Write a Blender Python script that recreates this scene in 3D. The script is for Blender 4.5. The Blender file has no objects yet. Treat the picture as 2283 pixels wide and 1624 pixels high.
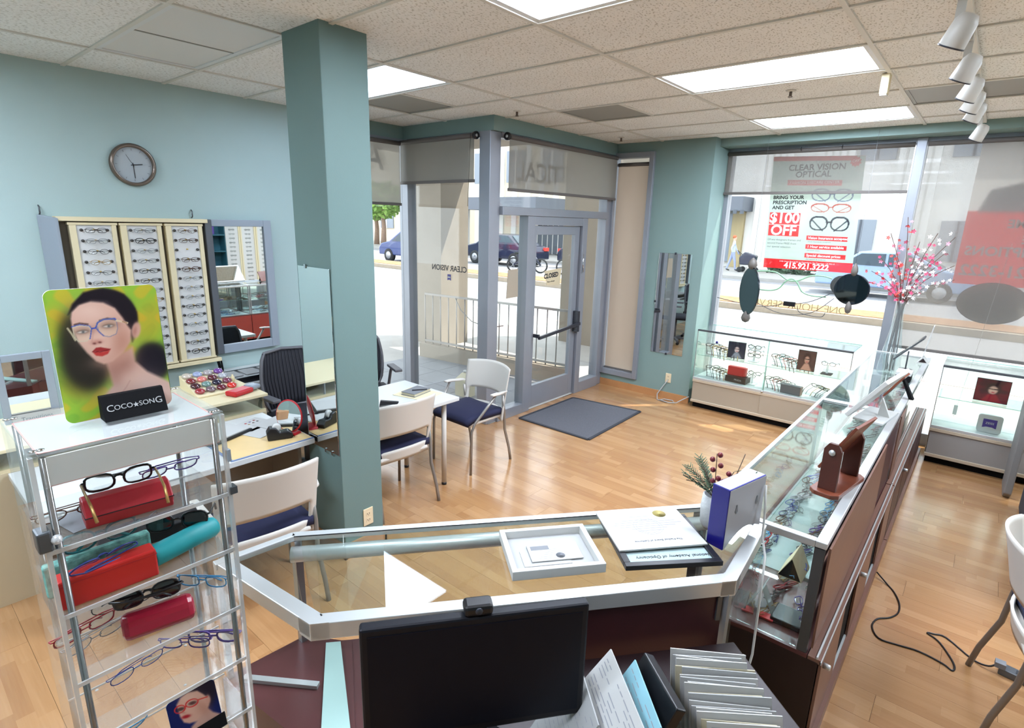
import bpy, bmesh, math, random
import numpy as np
from mathutils import Matrix, Vector
random.seed(7)
PI = math.pi
sc = bpy.context.scene
COL = sc.collection

# ------------------------------------------------------------------ camera
CAM_H = 2.07
_f, _yaw, _pit, _rol = 1243.32, -0.6988837, 0.250252, 0.0279832
fw = Vector((math.sin(_yaw)*math.cos(_pit), math.cos(_yaw)*math.cos(_pit), -math.sin(_pit)))
rt = Vector((math.cos(_yaw), -math.sin(_yaw), 0)); up = rt.cross(fw)
r2 = math.cos(_rol)*rt + math.sin(_rol)*up
u2 = -math.sin(_rol)*rt + math.cos(_rol)*up
cam_d = bpy.data.cameras.new('camera'); cam = bpy.data.objects.new('camera', cam_d); COL.objects.link(cam)
cam.matrix_world = Matrix(((r2.x, u2.x, -fw.x, 0), (r2.y, u2.y, -fw.y, 0), (r2.z, u2.z, -fw.z, CAM_H), (0, 0, 0, 1)))
cam_d.sensor_fit = 'HORIZONTAL'; cam_d.sensor_width = 36.0; cam_d.lens = 36.0*_f/2283.0
cam_d.clip_start = 0.02; cam_d.clip_end = 300
sc.camera = cam

# ------------------------------------------------------------------ sky, sun, exposure
SKY, SUN, EXPO, TROFFER = 1.5, 3.8, 1.30, 16.5
w = bpy.data.worlds.new('sky'); sc.world = w; w.use_nodes = True
bg = w.node_tree.nodes['Background']; bg.inputs[0].default_value = (0.84, 0.92, 1.0, 1); bg.inputs[1].default_value = SKY
sun_d = bpy.data.lights.new('sun', 'SUN'); sun_d.energy = SUN; sun_d.angle = 0.009; sun_d.color = (1.0, 0.95, 0.86)
sun = bpy.data.objects.new('sun', sun_d); COL.objects.link(sun)
_el, _az = math.radians(60), math.radians(42)          # azimuth from +Y (street) towards +X
_sd = Vector((math.sin(_az)*math.cos(_el), math.cos(_az)*math.cos(_el), math.sin(_el)))
sun.rotation_euler = _sd.to_track_quat('Z', 'Y').to_euler()
sun.location = (3, 12, 20)
vs = sc.view_settings
vs.view_transform = 'Standard'; vs.look = 'None'; vs.gamma = 1.0; vs.exposure = EXPO; vs.use_curve_mapping = False
cy = sc.cycles
cy.transparent_max_bounces = 14; cy.max_bounces = 5; cy.diffuse_bounces = 3; cy.glossy_bounces = 3; cy.transmission_bounces = 4
cy.use_adaptive_sampling = True; cy.adaptive_threshold = 0.08; cy.use_light_tree = False
cy.sample_clamp_indirect = 6.0; cy.caustics_reflective = False; cy.caustics_refractive = False

# ------------------------------------------------------------------ materials
def lin(c):
    c = c/255.0
    return c/12.92 if c <= 0.04045 else ((c+0.055)/1.055)**2.4
def rgb(r, g, b): return (lin(r), lin(g), lin(b), 1.0)
MATS = {}
def N(nt, t, **kw):
    n = nt.nodes.new(t)
    for k, v in kw.items(): setattr(n, k, v)
    return n
def mat(name, col, rough=0.5, metal=0.0, spec=0.5, noise=0.0, nscale=8.0, bump=0.0, bscale=60.0, emit=None, estr=0.0, trans=0.0, coat=0.0, vary=0.0):
    if name in MATS: return MATS[name]
    m = bpy.data.materials.new(name); m.use_nodes = True; nt = m.node_tree
    b = nt.nodes['Principled BSDF']
    c = rgb(*col) if max(col) > 1.0 else (*col, 1.0)
    b.inputs['Base Color'].default_value = c
    b.inputs['Roughness'].default_value = rough; b.inputs['Metallic'].default_value = metal
    b.inputs['Specular IOR Level'].default_value = spec
    b.inputs['Coat Weight'].default_value = coat
    if trans: b.inputs['Transmission Weight'].default_value = trans
    tc = None
    if noise or bump:
        tc = N(nt, 'ShaderNodeTexCoord')
    last = None
    if noise:
        nz = N(nt, 'ShaderNodeTexNoise'); nz.inputs['Scale'].default_value = nscale; nz.inputs['Detail'].default_value = 4
        nt.links.new(tc.outputs['Object'], nz.inputs['Vector'])
        mr = N(nt, 'ShaderNodeMapRange'); mr.inputs['From Min'].default_value = .3; mr.inputs['From Max'].default_value = .7
        mr.inputs['To Min'].default_value = 1-noise; mr.inputs['To Max'].default_value = 1+noise
        nt.links.new(nz.outputs[0], mr.inputs['Value'])
        hs = N(nt, 'ShaderNodeHueSaturation'); hs.inputs['Color'].default_value = c
        nt.links.new(mr.outputs[0], hs.inputs['Value']); last = hs
    if vary:
        oi = N(nt, 'ShaderNodeObjectInfo'); mr2 = N(nt, 'ShaderNodeMapRange')
        mr2.inputs['To Min'].default_value = 1-vary; mr2.inputs['To Max'].default_value = 1+vary
        nt.links.new(oi.outputs['Random'], mr2.inputs['Value'])
        hs2 = N(nt, 'ShaderNodeHueSaturation'); hs2.inputs['Color'].default_value = c
        if last: nt.links.new(last.outputs[0], hs2.inputs['Color'])
        nt.links.new(mr2.outputs[0], hs2.inputs['Value']); last = hs2
    if last: nt.links.new(last.outputs[0], b.inputs['Base Color'])
    if bump:
        n2 = N(nt, 'ShaderNodeTexNoise'); n2.inputs['Scale'].default_value = bscale; n2.inputs['Detail'].default_value = 3
        nt.links.new(tc.outputs['Object'], n2.inputs['Vector'])
        bp = N(nt, 'ShaderNodeBump'); bp.inputs['Strength'].default_value = bump; bp.inputs['Distance'].default_value = 0.004
        nt.links.new(n2.outputs[0], bp.inputs['Height']); nt.links.new(bp.outputs[0], b.inputs['Normal'])
    if emit:
        b.inputs['Emission Color'].default_value = rgb(*emit); b.inputs['Emission Strength'].default_value = estr
    MATS[name] = m
    return m

def glass_mat(name, tint=(0.97, 0.985, 0.98), refl=0.9, base=0.035, rough=0.0, haze=0.0, hazecol=(.8, .85, .85)):
    if name in MATS: return MATS[name]
    m = bpy.data.materials.new(name); m.use_nodes = True; nt = m.node_tree; nt.nodes.clear()
    out = N(nt, 'ShaderNodeOutputMaterial'); tr = N(nt, 'ShaderNodeBsdfTransparent'); gl = N(nt, 'ShaderNodeBsdfGlossy')
    tr.inputs[0].default_value = (*tint, 1); gl.inputs['Roughness'].default_value = rough; gl.inputs[0].default_value = (1, 1, 1, 1)
    lw = N(nt, 'ShaderNodeLayerWeight'); lw.inputs[0].default_value = 0.5
    pw = N(nt, 'ShaderNodeMath', operation='POWER'); pw.inputs[1].default_value = 4.0
    ma = N(nt, 'ShaderNodeMath', operation='MULTIPLY_ADD'); ma.inputs[1].default_value = refl; ma.inputs[2].default_value = base
    nt.links.new(lw.outputs['Facing'], pw.inputs[0]); nt.links.new(pw.outputs[0], ma.inputs[0])
    mx = N(nt, 'ShaderNodeMixShader'); nt.links.new(ma.outputs[0], mx.inputs[0])
    src = tr
    if haze:
        df = N(nt, 'ShaderNodeBsdfDiffuse'); df.inputs[0].default_value = (*hazecol, 1)
        m0 = N(nt, 'ShaderNodeMixShader'); m0.inputs[0].default_value = haze
        nt.links.new(tr.outputs[0], m0.inputs[1]); nt.links.new(df.outputs[0], m0.inputs[2]); src = m0
    nt.links.new(src.outputs[0], mx.inputs[1]); nt.links.new(gl.outputs[0], mx.inputs[2]); nt.links.new(mx.outputs[0], out.inputs[0])
    MATS[name] = m
    return m

def fabric_mat(name, col, transp=0.25, transl=0.35):
    """woven see-through shade cloth: part diffuse, part translucent, part open weave"""
    if name in MATS: return MATS[name]
    m = bpy.data.materials.new(name); m.use_nodes = True; nt = m.node_tree; nt.nodes.clear()
    out = N(nt, 'ShaderNodeOutputMaterial'); tr = N(nt, 'ShaderNodeBsdfTransparent'); df = N(nt, 'ShaderNodeBsdfDiffuse'); tl = N(nt, 'ShaderNodeBsdfTranslucent')
    c = rgb(*col); df.inputs[0].default_value = c; tl.inputs[0].default_value = c
    m1 = N(nt, 'ShaderNodeMixShader'); m1.inputs[0].default_value = transl
    nt.links.new(df.outputs[0], m1.inputs[1]); nt.links.new(tl.outputs[0], m1.inputs[2])
    m2 = N(nt, 'ShaderNodeMixShader'); m2.inputs[0].default_value = transp
    nt.links.new(m1.outputs[0], m2.inputs[1]); nt.links.new(tr.outputs[0], m2.inputs[2]); nt.links.new(m2.outputs[0], out.inputs[0])
    MATS[name] = m
    return m

def paint_mat(name, rough=0.45, translucent=0.0, transp=0.0, spec=0.3):
    """flat print: colour from the mesh attribute 'print'"""
    if name in MATS: return MATS[name]
    m = bpy.data.materials.new(name); m.use_nodes = True; nt = m.node_tree
    b = nt.nodes['Principled BSDF']; b.inputs['Roughness'].default_value = rough; b.inputs['Specular IOR Level'].default_value = spec
    at = N(nt, 'ShaderNodeAttribute', attribute_name='print')
    nt.links.new(at.outputs['Color'], b.inputs['Base Color'])
    last = b
    if translucent:
        tl = N(nt, 'ShaderNodeBsdfTranslucent'); nt.links.new(at.outputs['Color'], tl.inputs[0])
        mx = N(nt, 'ShaderNodeMixShader'); mx.inputs[0].default_value = translucent
        nt.links.new(b.outputs[0], mx.inputs[1]); nt.links.new(tl.outputs[0], mx.inputs[2]); last = mx
    if transp:
        tr = N(nt, 'ShaderNodeBsdfTransparent'); mx = N(nt, 'ShaderNodeMixShader'); mx.inputs[0].default_value = transp
        nt.links.new(last.outputs[0], mx.inputs[1]); nt.links.new(tr.outputs[0], mx.inputs[2]); last = mx
    nt.links.new(last.outputs[0], nt.nodes['Material Output'].inputs[0])
    MATS[name] = m
    return m

# ------------------------------------------------------------------ mesh helpers
class MB:
    def __init__(s): s.v = []; s.f = []; s.sm = []
    def add(s, vs, fs, smooth=False):
        o = len(s.v); s.v += [tuple(p) for p in vs]
        for f in fs: s.f.append(tuple(i+o for i in f)); s.sm.append(smooth)
        return s
    def box(s, x0, x1, y0, y1, z0, z1):
        return s.add([(x0,y0,z0),(x1,y0,z0),(x1,y1,z0),(x0,y1,z0),(x0,y0,z1),(x1,y0,z1),(x1,y1,z1),(x0,y1,z1)],
                     [(0,3,2,1),(4,5,6,7),(0,1,5,4),(1,2,6,5),(2,3,7,6),(3,0,4,7)])
    def obox(s, c, size, rot=None):
        a, b, d = size[0]/2, size[1]/2, size[2]/2
        M = rot if rot else Matrix.Identity(3); c = Vector(c)
        P = [c+M@Vector(q) for q in [(-a,-b,-d),(a,-b,-d),(a,b,-d),(-a,b,-d),(-a,-b,d),(a,-b,d),(a,b,d),(-a,b,d)]]
        return s.add(P, [(0,3,2,1),(4,5,6,7),(0,1,5,4),(1,2,6,5),(2,3,7,6),(3,0,4,7)])
    def bar(s, a, b, wd, ht, upv=(0,0,1)):
        """rectangular bar from a to b, width wd across, height ht along upv"""
        a = Vector(a); b = Vector(b); d = (b-a).normalized(); u = Vector(upv)
        sd = d.cross(u)
        if sd.length < 1e-6: sd = d.cross(Vector((1,0,0)))
        sd.normalize(); u = sd.cross(d).normalized()
        P = []
        for p in (a, b):
            for x, y in ((-1,-1),(1,-1),(1,1),(-1,1)): P.append(p+sd*(x*wd/2)+u*(y*ht/2))
        return s.add(P, [(0,1,2,3),(7,6,5,4),(0,4,5,1),(1,5,6,2),(2,6,7,3),(3,7,4,0)])
    def prism(s, pts, z0, z1):
        n = len(pts)
        V = [(p[0],p[1],z0) for p in pts]+[(p[0],p[1],z1) for p in pts]
        F = [tuple(range(n-1,-1,-1)), tuple(range(n,2*n))]+[(i,(i+1)%n,n+(i+1)%n,n+i) for i in range(n)]
        return s.add(V, F)
    def extr(s, pts3, off):
        """planar polygon in 3D pushed by vector off"""
        n = len(pts3); o = Vector(off)
        V = [Vector(p) for p in pts3]+[Vector(p)+o for p in pts3]
        F = [tuple(range(n-1,-1,-1)), tuple(range(n,2*n))]+[(i,(i+1)%n,n+(i+1)%n,n+i) for i in range(n)]
        return s.add(V, F)
    def tube(s, pts, r, n=6, closed=False, caps=True, smooth=True):
        P = [Vector(p) for p in pts]; m = len(P)
        if m < 2: return s
        R = r if isinstance(r, (list, tuple)) else [r]*m
        T = []
        for i in range(m):
            if closed: t = P[(i+1)%m]-P[(i-1)%m]
            else: t = P[min(i+1,m-1)]-P[max(i-1,0)]
            T.append(t.normalized() if t.length > 1e-9 else Vector((0,0,1)))
        u = T[0].orthogonal().normalized(); V = []
        for i in range(m):
            u = (u-T[i]*u.dot(T[i]))
            u = u.normalized() if u.length > 1e-6 else T[i].orthogonal().normalized()
            w_ = T[i].cross(u)
            for k in range(n):
                a = 2*PI*k/n+PI/n
                V.append(P[i]+(u*math.cos(a)+w_*math.sin(a))*R[i])
        F = []
        for i in range(m if closed else m-1):
            j = (i+1) % m
            for k in range(n): F.append((i*n+k, i*n+(k+1)%n, j*n+(k+1)%n, j*n+k))
        if not closed and caps:
            F.append(tuple(range(n-1,-1,-1))); F.append(tuple((m-1)*n+k for k in range(n)))
        return s.add(V, F, smooth)
    def lathe(s, prof, c=(0,0,0), n=20, smooth=True, axis='z', cap=True):
        V = []; m = len(prof)
        for r, z in prof:
            for k in range(n):
                a = 2*PI*k/n; x, y = r*math.cos(a), r*math.sin(a)
                q = (x,y,z) if axis == 'z' else ((z,x,y) if axis == 'x' else (x,z,y))
                V.append((c[0]+q[0], c[1]+q[1], c[2]+q[2]))
        F = []
        for i in range(m-1):
            for k in range(n): F.append((i*n+k, i*n+(k+1)%n, (i+1)*n+(k+1)%n, (i+1)*n+k))
        if cap and prof[0][0] > 1e-6: F.append(tuple(range(n-1,-1,-1)))
        if cap and prof[-1][0] > 1e-6: F.append(tuple((m-1)*n+k for k in range(n)))
        return s.add(V, F, smooth)
    def ball(s, c, r, n=10, m=6, sx=1, sy=1, sz=1):
        V = []; F = []
        for i in range(m+1):
            th = PI*i/m
            for k in range(n):
                a = 2*PI*k/n
                V.append((c[0]+r*sx*math.sin(th)*math.cos(a), c[1]+r*sy*math.sin(th)*math.sin(a), c[2]+r*sz*math.cos(th)))
        for i in range(m):
            for k in range(n): F.append((i*n+k, (i+1)*n+k, (i+1)*n+(k+1)%n, i*n+(k+1)%n))
        return s.add(V, F, True)
    def grid(s, fn, nu, nv, smooth=True):
        V = [fn(i/nu, j/nv) for j in range(nv+1) for i in range(nu+1)]
        F = [(j*(nu+1)+i, j*(nu+1)+i+1, (j+1)*(nu+1)+i+1, (j+1)*(nu+1)+i) for j in range(nv) for i in range(nu)]
        return s.add(V, F, smooth)
    def mesh(s, name):
        me = bpy.data.meshes.new(name); me.from_pydata(s.v, [], s.f); me.update()
        if any(s.sm): me.polygons.foreach_set('use_smooth', s.sm)
        bm = bmesh.new(); bm.from_mesh(me); bmesh.ops.recalc_face_normals(bm, faces=bm.faces); bm.to_mesh(me); bm.free()
        return me
    def build(s, name, m, parent=None, bevel=0.0, segs=2, solid=0.0):
        me = s.mesh(name); o = bpy.data.objects.new(name, me); COL.objects.link(o)
        me.materials.append(MATS[m] if isinstance(m, str) else m)
        if parent: o.parent = parent
        if solid:
            md = o.modifiers.new('solid', 'SOLIDIFY'); md.thickness = solid; md.offset = 0
        if bevel:
            md = o.modifiers.new('bevel', 'BEVEL'); md.width = bevel; md.segments = segs; md.limit_method = 'ANGLE'; md.angle_limit = 0.6
        return o

def tag(o, label=None, cat=None, group=None, kind=None):
    if label: o['label'] = label
    if cat: o['category'] = cat
    if group: o['group'] = group
    if kind: o['kind'] = kind
    return o
def thing(name, label, cat, loc=(0,0,0), rz=0.0, group=None, kind=None):
    o = bpy.data.objects.new(name, None); COL.objects.link(o); o.location = loc; o.rotation_euler = (0,0,rz)
    o.empty_display_size = 0.05
    return tag(o, label, cat, group, kind)
def kids(o): return [c for c in bpy.data.objects if c.parent == o]
def copy_tree(o, parent=None):
    c = o.copy(); COL.objects.link(c); c.parent = parent
    for ch in o.children: copy_tree(ch, c)
    return c
def inst(me, name, m, parent=None, loc=(0,0,0), rot=(0,0,0)):
    o = bpy.data.objects.new(name, me); COL.objects.link(o); o.location = loc; o.rotation_euler = rot
    if parent: o.parent = parent
    if m is not None and len(me.materials) == 0: me.materials.append(MATS[m] if isinstance(m, str) else m)
    return o

_tcache = {}
def text_mesh(txt, size, ext=0.0006, align='CENTER', bold=0.0, space=1.0, mirror=False):
    cu = bpy.data.curves.new('txt', 'FONT'); cu.body = txt; cu.size = size; cu.extrude = ext; cu.align_x = align; cu.align_y = 'CENTER'
    cu.resolution_u = 3; cu.offset = bold; cu.space_character = space
    o = bpy.data.objects.new('txt', cu); COL.objects.link(o)
    dg = bpy.context.evaluated_depsgraph_get(); me = bpy.data.meshes.new_from_object(o.evaluated_get(dg))
    bpy.data.objects.remove(o); bpy.data.curves.remove(cu)
    if mirror:
        me.transform(Matrix.Scale(-1, 4, (1,0,0))); me.flip_normals()
    return me
def text(txt, size, m, parent, loc, M3, name='lettering', **kw):
    """flat lettering; M3 columns: text right, text up, outward normal"""
    me = text_mesh(txt, size, **kw); me.materials.clear(); me.materials.append(MATS[m])
    me.transform(Matrix.Translation(Vector(loc)) @ M3.to_4x4())
    o = bpy.data.objects.new(name, me); COL.objects.link(o)
    if parent: o.parent = parent
    return o
def frame3(r, u):
    r = Vector(r).normalized(); u = Vector(u).normalized(); n = r.cross(u)
    return Matrix((r, u, n)).transposed()

# ---- flat print painted with numpy into a colour attribute (poster, card, page)
def _lin_np(c): return np.where(c <= 0.04045, c/12.92, ((c+0.055)/1.055)**2.4)
def print_mesh(name, nx, ny, fn, place, m, parent=None):
    """fn(U,V)->(ny+1,nx+1,3) sRGB 0..1 ; place(u,v)->xyz arrays"""
    u = np.linspace(0,1,nx+1); v = np.linspace(0,1,ny+1); U, V = np.meshgrid(u, v)
    C = np.clip(fn(U,V), 0, 1); P = np.stack(place(U,V), -1).reshape(-1,3)
    me = bpy.data.meshes.new(name)
    idx = np.arange((nx+1)*(ny+1)).reshape(ny+1, nx+1)
    Q = np.stack([idx[:-1,:-1], idx[:-1,1:], idx[1:,1:], idx[1:,:-1]], -1).reshape(-1,4)
    me.from_pydata(P.tolist(), [], Q.tolist())
    at = me.attributes.new('print', 'FLOAT_COLOR', 'POINT')
    L = np.concatenate([_lin_np(C).reshape(-1,3), np.ones(((nx+1)*(ny+1),1))], 1).astype(np.float32)
    at.data.foreach_set('color', L.ravel())
    me.materials.append(MATS[m]); o = bpy.data.objects.new(name, me); COL.objects.link(o)
    if parent: o.parent = parent
    return o
class Art:
    def __init__(s, X, Y, base): s.X = X; s.Y = Y; s.C = np.ones(X.shape+(3,))*np.array(base)/255.0
    def mix(s, mask, col, a=1.0):
        m = np.clip(mask*a, 0, 1)[...,None]; s.C = s.C*(1-m)+np.array(col)/255.0*m; return s
    def ell(s, cx, cy, rx, ry, col, ang=0, soft=0.05, a=1.0):
        c, q = math.cos(ang), math.sin(ang); x = s.X-cx; y = s.Y-cy
        d = np.sqrt(((x*c+y*q)/rx)**2+((-x*q+y*c)/ry)**2)
        return s.mix(1/(1+np.exp(np.clip((d-1)/soft, -50, 50))), col, a)
    def poly(s, pts, col, soft=3.0, a=1.0):
        return s.mix(s.pmask(pts, soft), col, a)
    def pmask(s, pts, soft=3.0):
        d = np.full(s.X.shape, 1e18); ins = np.zeros(s.X.shape, bool); n = len(pts)
        for i in range(n):
            x0, y0 = pts[i]; x1, y1 = pts[(i+1)%n]
            ex, ey = x1-x0, y1-y0; t = np.clip(((s.X-x0)*ex+(s.Y-y0)*ey)/(ex*ex+ey*ey+1e-12), 0, 1)
            d = np.minimum(d, (s.X-x0-t*ex)**2+(s.Y-y0-t*ey)**2)
            c = ((y0 <= s.Y) != (y1 <= s.Y)); xi = x0+(s.Y-y0)/(ey if abs(ey) > 1e-9 else 1e-9)*ex
            ins ^= (c & (s.X < xi))
        d = np.sqrt(d)*np.where(ins, -1, 1)
        return np.clip(0.5-d/(2*soft), 0, 1)
    def line(s, pts, wd, col, soft=2.0, a=1.0):
        d = np.full(s.X.shape, 1e18)
        for i in range(len(pts)-1):
            x0, y0 = pts[i]; x1, y1 = pts[i+1]; ex, ey = x1-x0, y1-y0
            t = np.clip(((s.X-x0)*ex+(s.Y-y0)*ey)/(ex*ex+ey*ey+1e-12), 0, 1)
            d = np.minimum(d, (s.X-x0-t*ex)**2+(s.Y-y0-t*ey)**2)
        return s.mix(np.clip((wd/2-np.sqrt(d))/soft+0.5, 0, 1), col, a)
    def rect(s, x0, x1, y0, y1, col, a=1.0):
        return s.mix(((s.X >= x0)&(s.X <= x1)&(s.Y >= y0)&(s.Y <= y1)).astype(float), col, a)

# ------------------------------------------------------------------ common materials
mat('wall_teal_shaded', (106,131,128), .6, noise=.03, nscale=1.5, bump=.08, bscale=120)  # wall teal darkened, standing in for dimmer light on the column
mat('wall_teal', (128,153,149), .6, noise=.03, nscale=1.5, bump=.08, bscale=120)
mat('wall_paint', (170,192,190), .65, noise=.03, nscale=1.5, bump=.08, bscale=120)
mat('ceil_grid', (222,220,212), .55)
mat('alum', (172,174,176), .35, .75)
mat('alum_light', (205,208,208), .38, .55)
mat('alum_dark', (96,100,104), .4, .7)
mat('storefront', (152,156,164), .42, .45, noise=.04, nscale=3)
mat('black_plastic', (18,18,22), .35)
mat('black_matte', (14,14,16), .75, spec=.15)
mat('white_plastic', (206,206,202), .4)
mat('white_gloss', (232,234,234), .18)
mat('paper', (190,190,187), .75, spec=.2)
mat('paper_grey', (168,169,168), .7)
mat('cream', (226,212,174), .5)
mat('outlet_cream', (226,210,176), .4)
mat('navy_fabric', (24,27,60), .85, bump=.25, bscale=500)
mat('steel_leg', (150,146,140), .35, .6)
mat('chrome', (210,212,214), .12, 1.0)
mat('mirror', (232,238,238), .015, 1.0)
mat('wood_base', (184,132,86), .45, noise=.10, nscale=6)
mat('silver_ink',(190,192,194),.4,.4)
mat('ink', (34,34,38), .6)
mat('ink_grey', (120,122,126), .7)
mat('red', (190,30,38), .45)
mat('maroon', (66,30,34), .42, noise=.06, nscale=12)
mat('dark_maroon', (34,18,20), .4)
glass_mat('glass')
glass_mat('case_glass', (0.95, 0.985, 0.97), .8, .04)
glass_mat('glass_edge', (0.62, 0.86, 0.80), .5, .08, haze=.35, hazecol=(.55, .8, .75))
glass_mat('acrylic', (0.97, 0.98, 0.975), .28, .035, haze=.06, hazecol=(.85, .87, .87))
glass_mat('acrylic_edge', (0.92, 0.94, 0.94), .5, .12, haze=.5, hazecol=(.80, .81, .80))
glass_mat('lens', (0.95, 0.965, 0.96), .7, .045)
glass_mat('demo_lens', (0.96, 0.97, 0.965), .25, .006)
glass_mat('dark_lens', (0.16, 0.15, 0.15), .7, .08, haze=.3, hazecol=(.05,.04,.05))
paint_mat('print', rough=.6, spec=.12); paint_mat('print_film', translucent=.55, rough=.5, transp=.08); paint_mat('print_gloss', rough=.2)
# ================================================================== ROOM SHELL
ZC = 3.009                 # ceiling
XL, XR, YB, YF = -5.0, 3.3, -2.6, 6.75
def struct(o, label, cat='wall'): return tag(o, label, cat, kind='structure')

# ---- wood floor: one object per laminate plank
def plank_mat():
    m = bpy.data.materials.new('plank'); m.use_nodes = True; nt = m.node_tree; b = nt.nodes['Principled BSDF']
    tc = N(nt, 'ShaderNodeTexCoord'); oi = N(nt, 'ShaderNodeObjectInfo')
    sep = N(nt, 'ShaderNodeSeparateXYZ'); nt.links.new(tc.outputs['Object'], sep.inputs[0])
    # three strips per plank, each broken into staves with its own tone
    fl = N(nt, 'ShaderNodeMath', operation='FLOOR'); dv = N(nt, 'ShaderNodeMath', operation='DIVIDE'); dv.inputs[1].default_value = .0635
    nt.links.new(sep.outputs['Y'], dv.inputs[0]); nt.links.new(dv.outputs[0], fl.inputs[0])
    ad = N(nt, 'ShaderNodeMath', operation='MULTIPLY_ADD'); ad.inputs[1].default_value = .37
    nt.links.new(fl.outputs[0], ad.inputs[0]); nt.links.new(sep.outputs['X'], ad.inputs[2])
    a2 = N(nt, 'ShaderNodeMath', operation='ADD'); nt.links.new(ad.outputs[0], a2.inputs[0]); nt.links.new(oi.outputs['Random'], a2.inputs[1])
    d2 = N(nt, 'ShaderNodeMath', operation='DIVIDE'); d2.inputs[1].default_value = .42; nt.links.new(a2.outputs[0], d2.inputs[0])
    f2 = N(nt, 'ShaderNodeMath', operation='FLOOR'); nt.links.new(d2.outputs[0], f2.inputs[0])
    cb = N(nt, 'ShaderNodeCombineXYZ'); nt.links.new(f2.outputs[0], cb.inputs[0]); nt.links.new(fl.outputs[0], cb.inputs[1]); nt.links.new(oi.outputs['Random'], cb.inputs[2])
    wn = N(nt, 'ShaderNodeTexWhiteNoise'); nt.links.new(cb.outputs[0], wn.inputs[0])
    mp = N(nt, 'ShaderNodeMapping'); mp.inputs['Scale'].default_value = (3, 55, 1); nt.links.new(tc.outputs['Object'], mp.inputs[0])
    ad3 = N(nt, 'ShaderNodeVectorMath', operation='ADD'); nt.links.new(mp.outputs[0], ad3.inputs[0]); nt.links.new(wn.outputs['Color'], ad3.inputs[1])
    nz = N(nt, 'ShaderNodeTexNoise'); nz.inputs['Scale'].default_value = 1.2; nz.inputs['Detail'].default_value = 5; nt.links.new(ad3.outputs[0], nz.inputs['Vector'])
    mixv = N(nt, 'ShaderNodeMath', operation='MULTIPLY_ADD'); mixv.inputs[1].default_value = .55
    nt.links.new(wn.outputs['Value'], mixv.inputs[0])
    sc2 = N(nt, 'ShaderNodeMath', operation='MULTIPLY'); sc2.inputs[1].default_value = .5; nt.links.new(nz.outputs[0], sc2.inputs[0]); nt.links.new(sc2.outputs[0], mixv.inputs[2])
    cr = N(nt, 'ShaderNodeValToRGB'); e = cr.color_ramp.elements
    e[0].position = .12; e[0].color = rgb(160,115,76); e[1].position = .9; e[1].color = rgb(187,144,100)
    k = cr.color_ramp.elements.new(.5); k.color = rgb(173,129,86)
    nt.links.new(mixv.outputs[0], cr.inputs[0]); nt.links.new(cr.outputs[0], b.inputs['Base Color'])
    b.inputs['Specular IOR Level'].default_value = .8; b.inputs['Coat Weight'].default_value = .25; b.inputs['Coat Roughness'].default_value = .12
    n2 = N(nt, 'ShaderNodeTexNoise'); n2.inputs['Scale'].default_value = 5; nt.links.new(tc.outputs['Object'], n2.inputs['Vector'])
    mr = N(nt, 'ShaderNodeMapRange'); mr.inputs['To Min'].default_value = .13; mr.inputs['To Max'].default_value = .27
    nt.links.new(n2.outputs[0], mr.inputs['Value']); nt.links.new(mr.outputs[0], b.inputs['Roughness'])
    bp = N(nt, 'ShaderNodeBump'); bp.inputs['Strength'].default_value = .05; bp.inputs['Distance'].default_value = .002
    nt.links.new(nz.outputs[0], bp.inputs['Height']); nt.links.new(bp.outputs[0], b.inputs['Normal'])
    MATS['plank'] = m
plank_mat()
mat('subfloor', (70,48,32), .7)
floor = MB().prism([(XL-.1,YB-.1),(XR+.1,YB-.1),(XR+.1,YF),(-3.75,YF),(-3.75,4.1),(XL-.1,4.1)], -.12, -.013).build('floor', 'subfloor')
struct(floor, 'honey coloured laminate strip floor of the shop', 'floor')
PW, PL = .1905, 1.29
pm = MB().box(.0006, PL-.0006, .0006, PW-.0006, -.012, 0).mesh('plank'); pm.materials.append(MATS['plank'])
_cut = {}
def put_plank(x0, x1, y):
    if x1-x0 < .02: return
    L = round(x1-x0, 3)
    if abs(L-PL) < .002: me = pm
    else:
        me = _cut.get(L)
        if me is None:
            me = MB().box(.0006, L-.0006, .0006, PW-.0006, -.012, 0).mesh('plank'); me.materials.append(MATS['plank']); _cut[L] = me
    inst(me, 'plank', None, floor, (x0, y, 0))
rest = MB()
row = 0; y = YB
while y < YF-.02:
    off = [0, .43, .86, .21, .64, 1.07][row % 6]
    xs = XL-off
    lim = -3.72 if y > 4.02 else XL
    while xs < XR:
        a, b = max(xs, lim), min(xs+PL, XR)
        if b-a > .02:
            if y > .75 and a < 1.3 and not (y < 1.6 and a > -1.9): put_plank(a, b, y)
            else: rest.box(a+.0006, b-.0006, y+.0006, y+PW-.0006, -.012, 0)
        xs += PL
    y += PW; row += 1
tag(rest.build('plank_field', 'plank', floor), kind='stuff')

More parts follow.
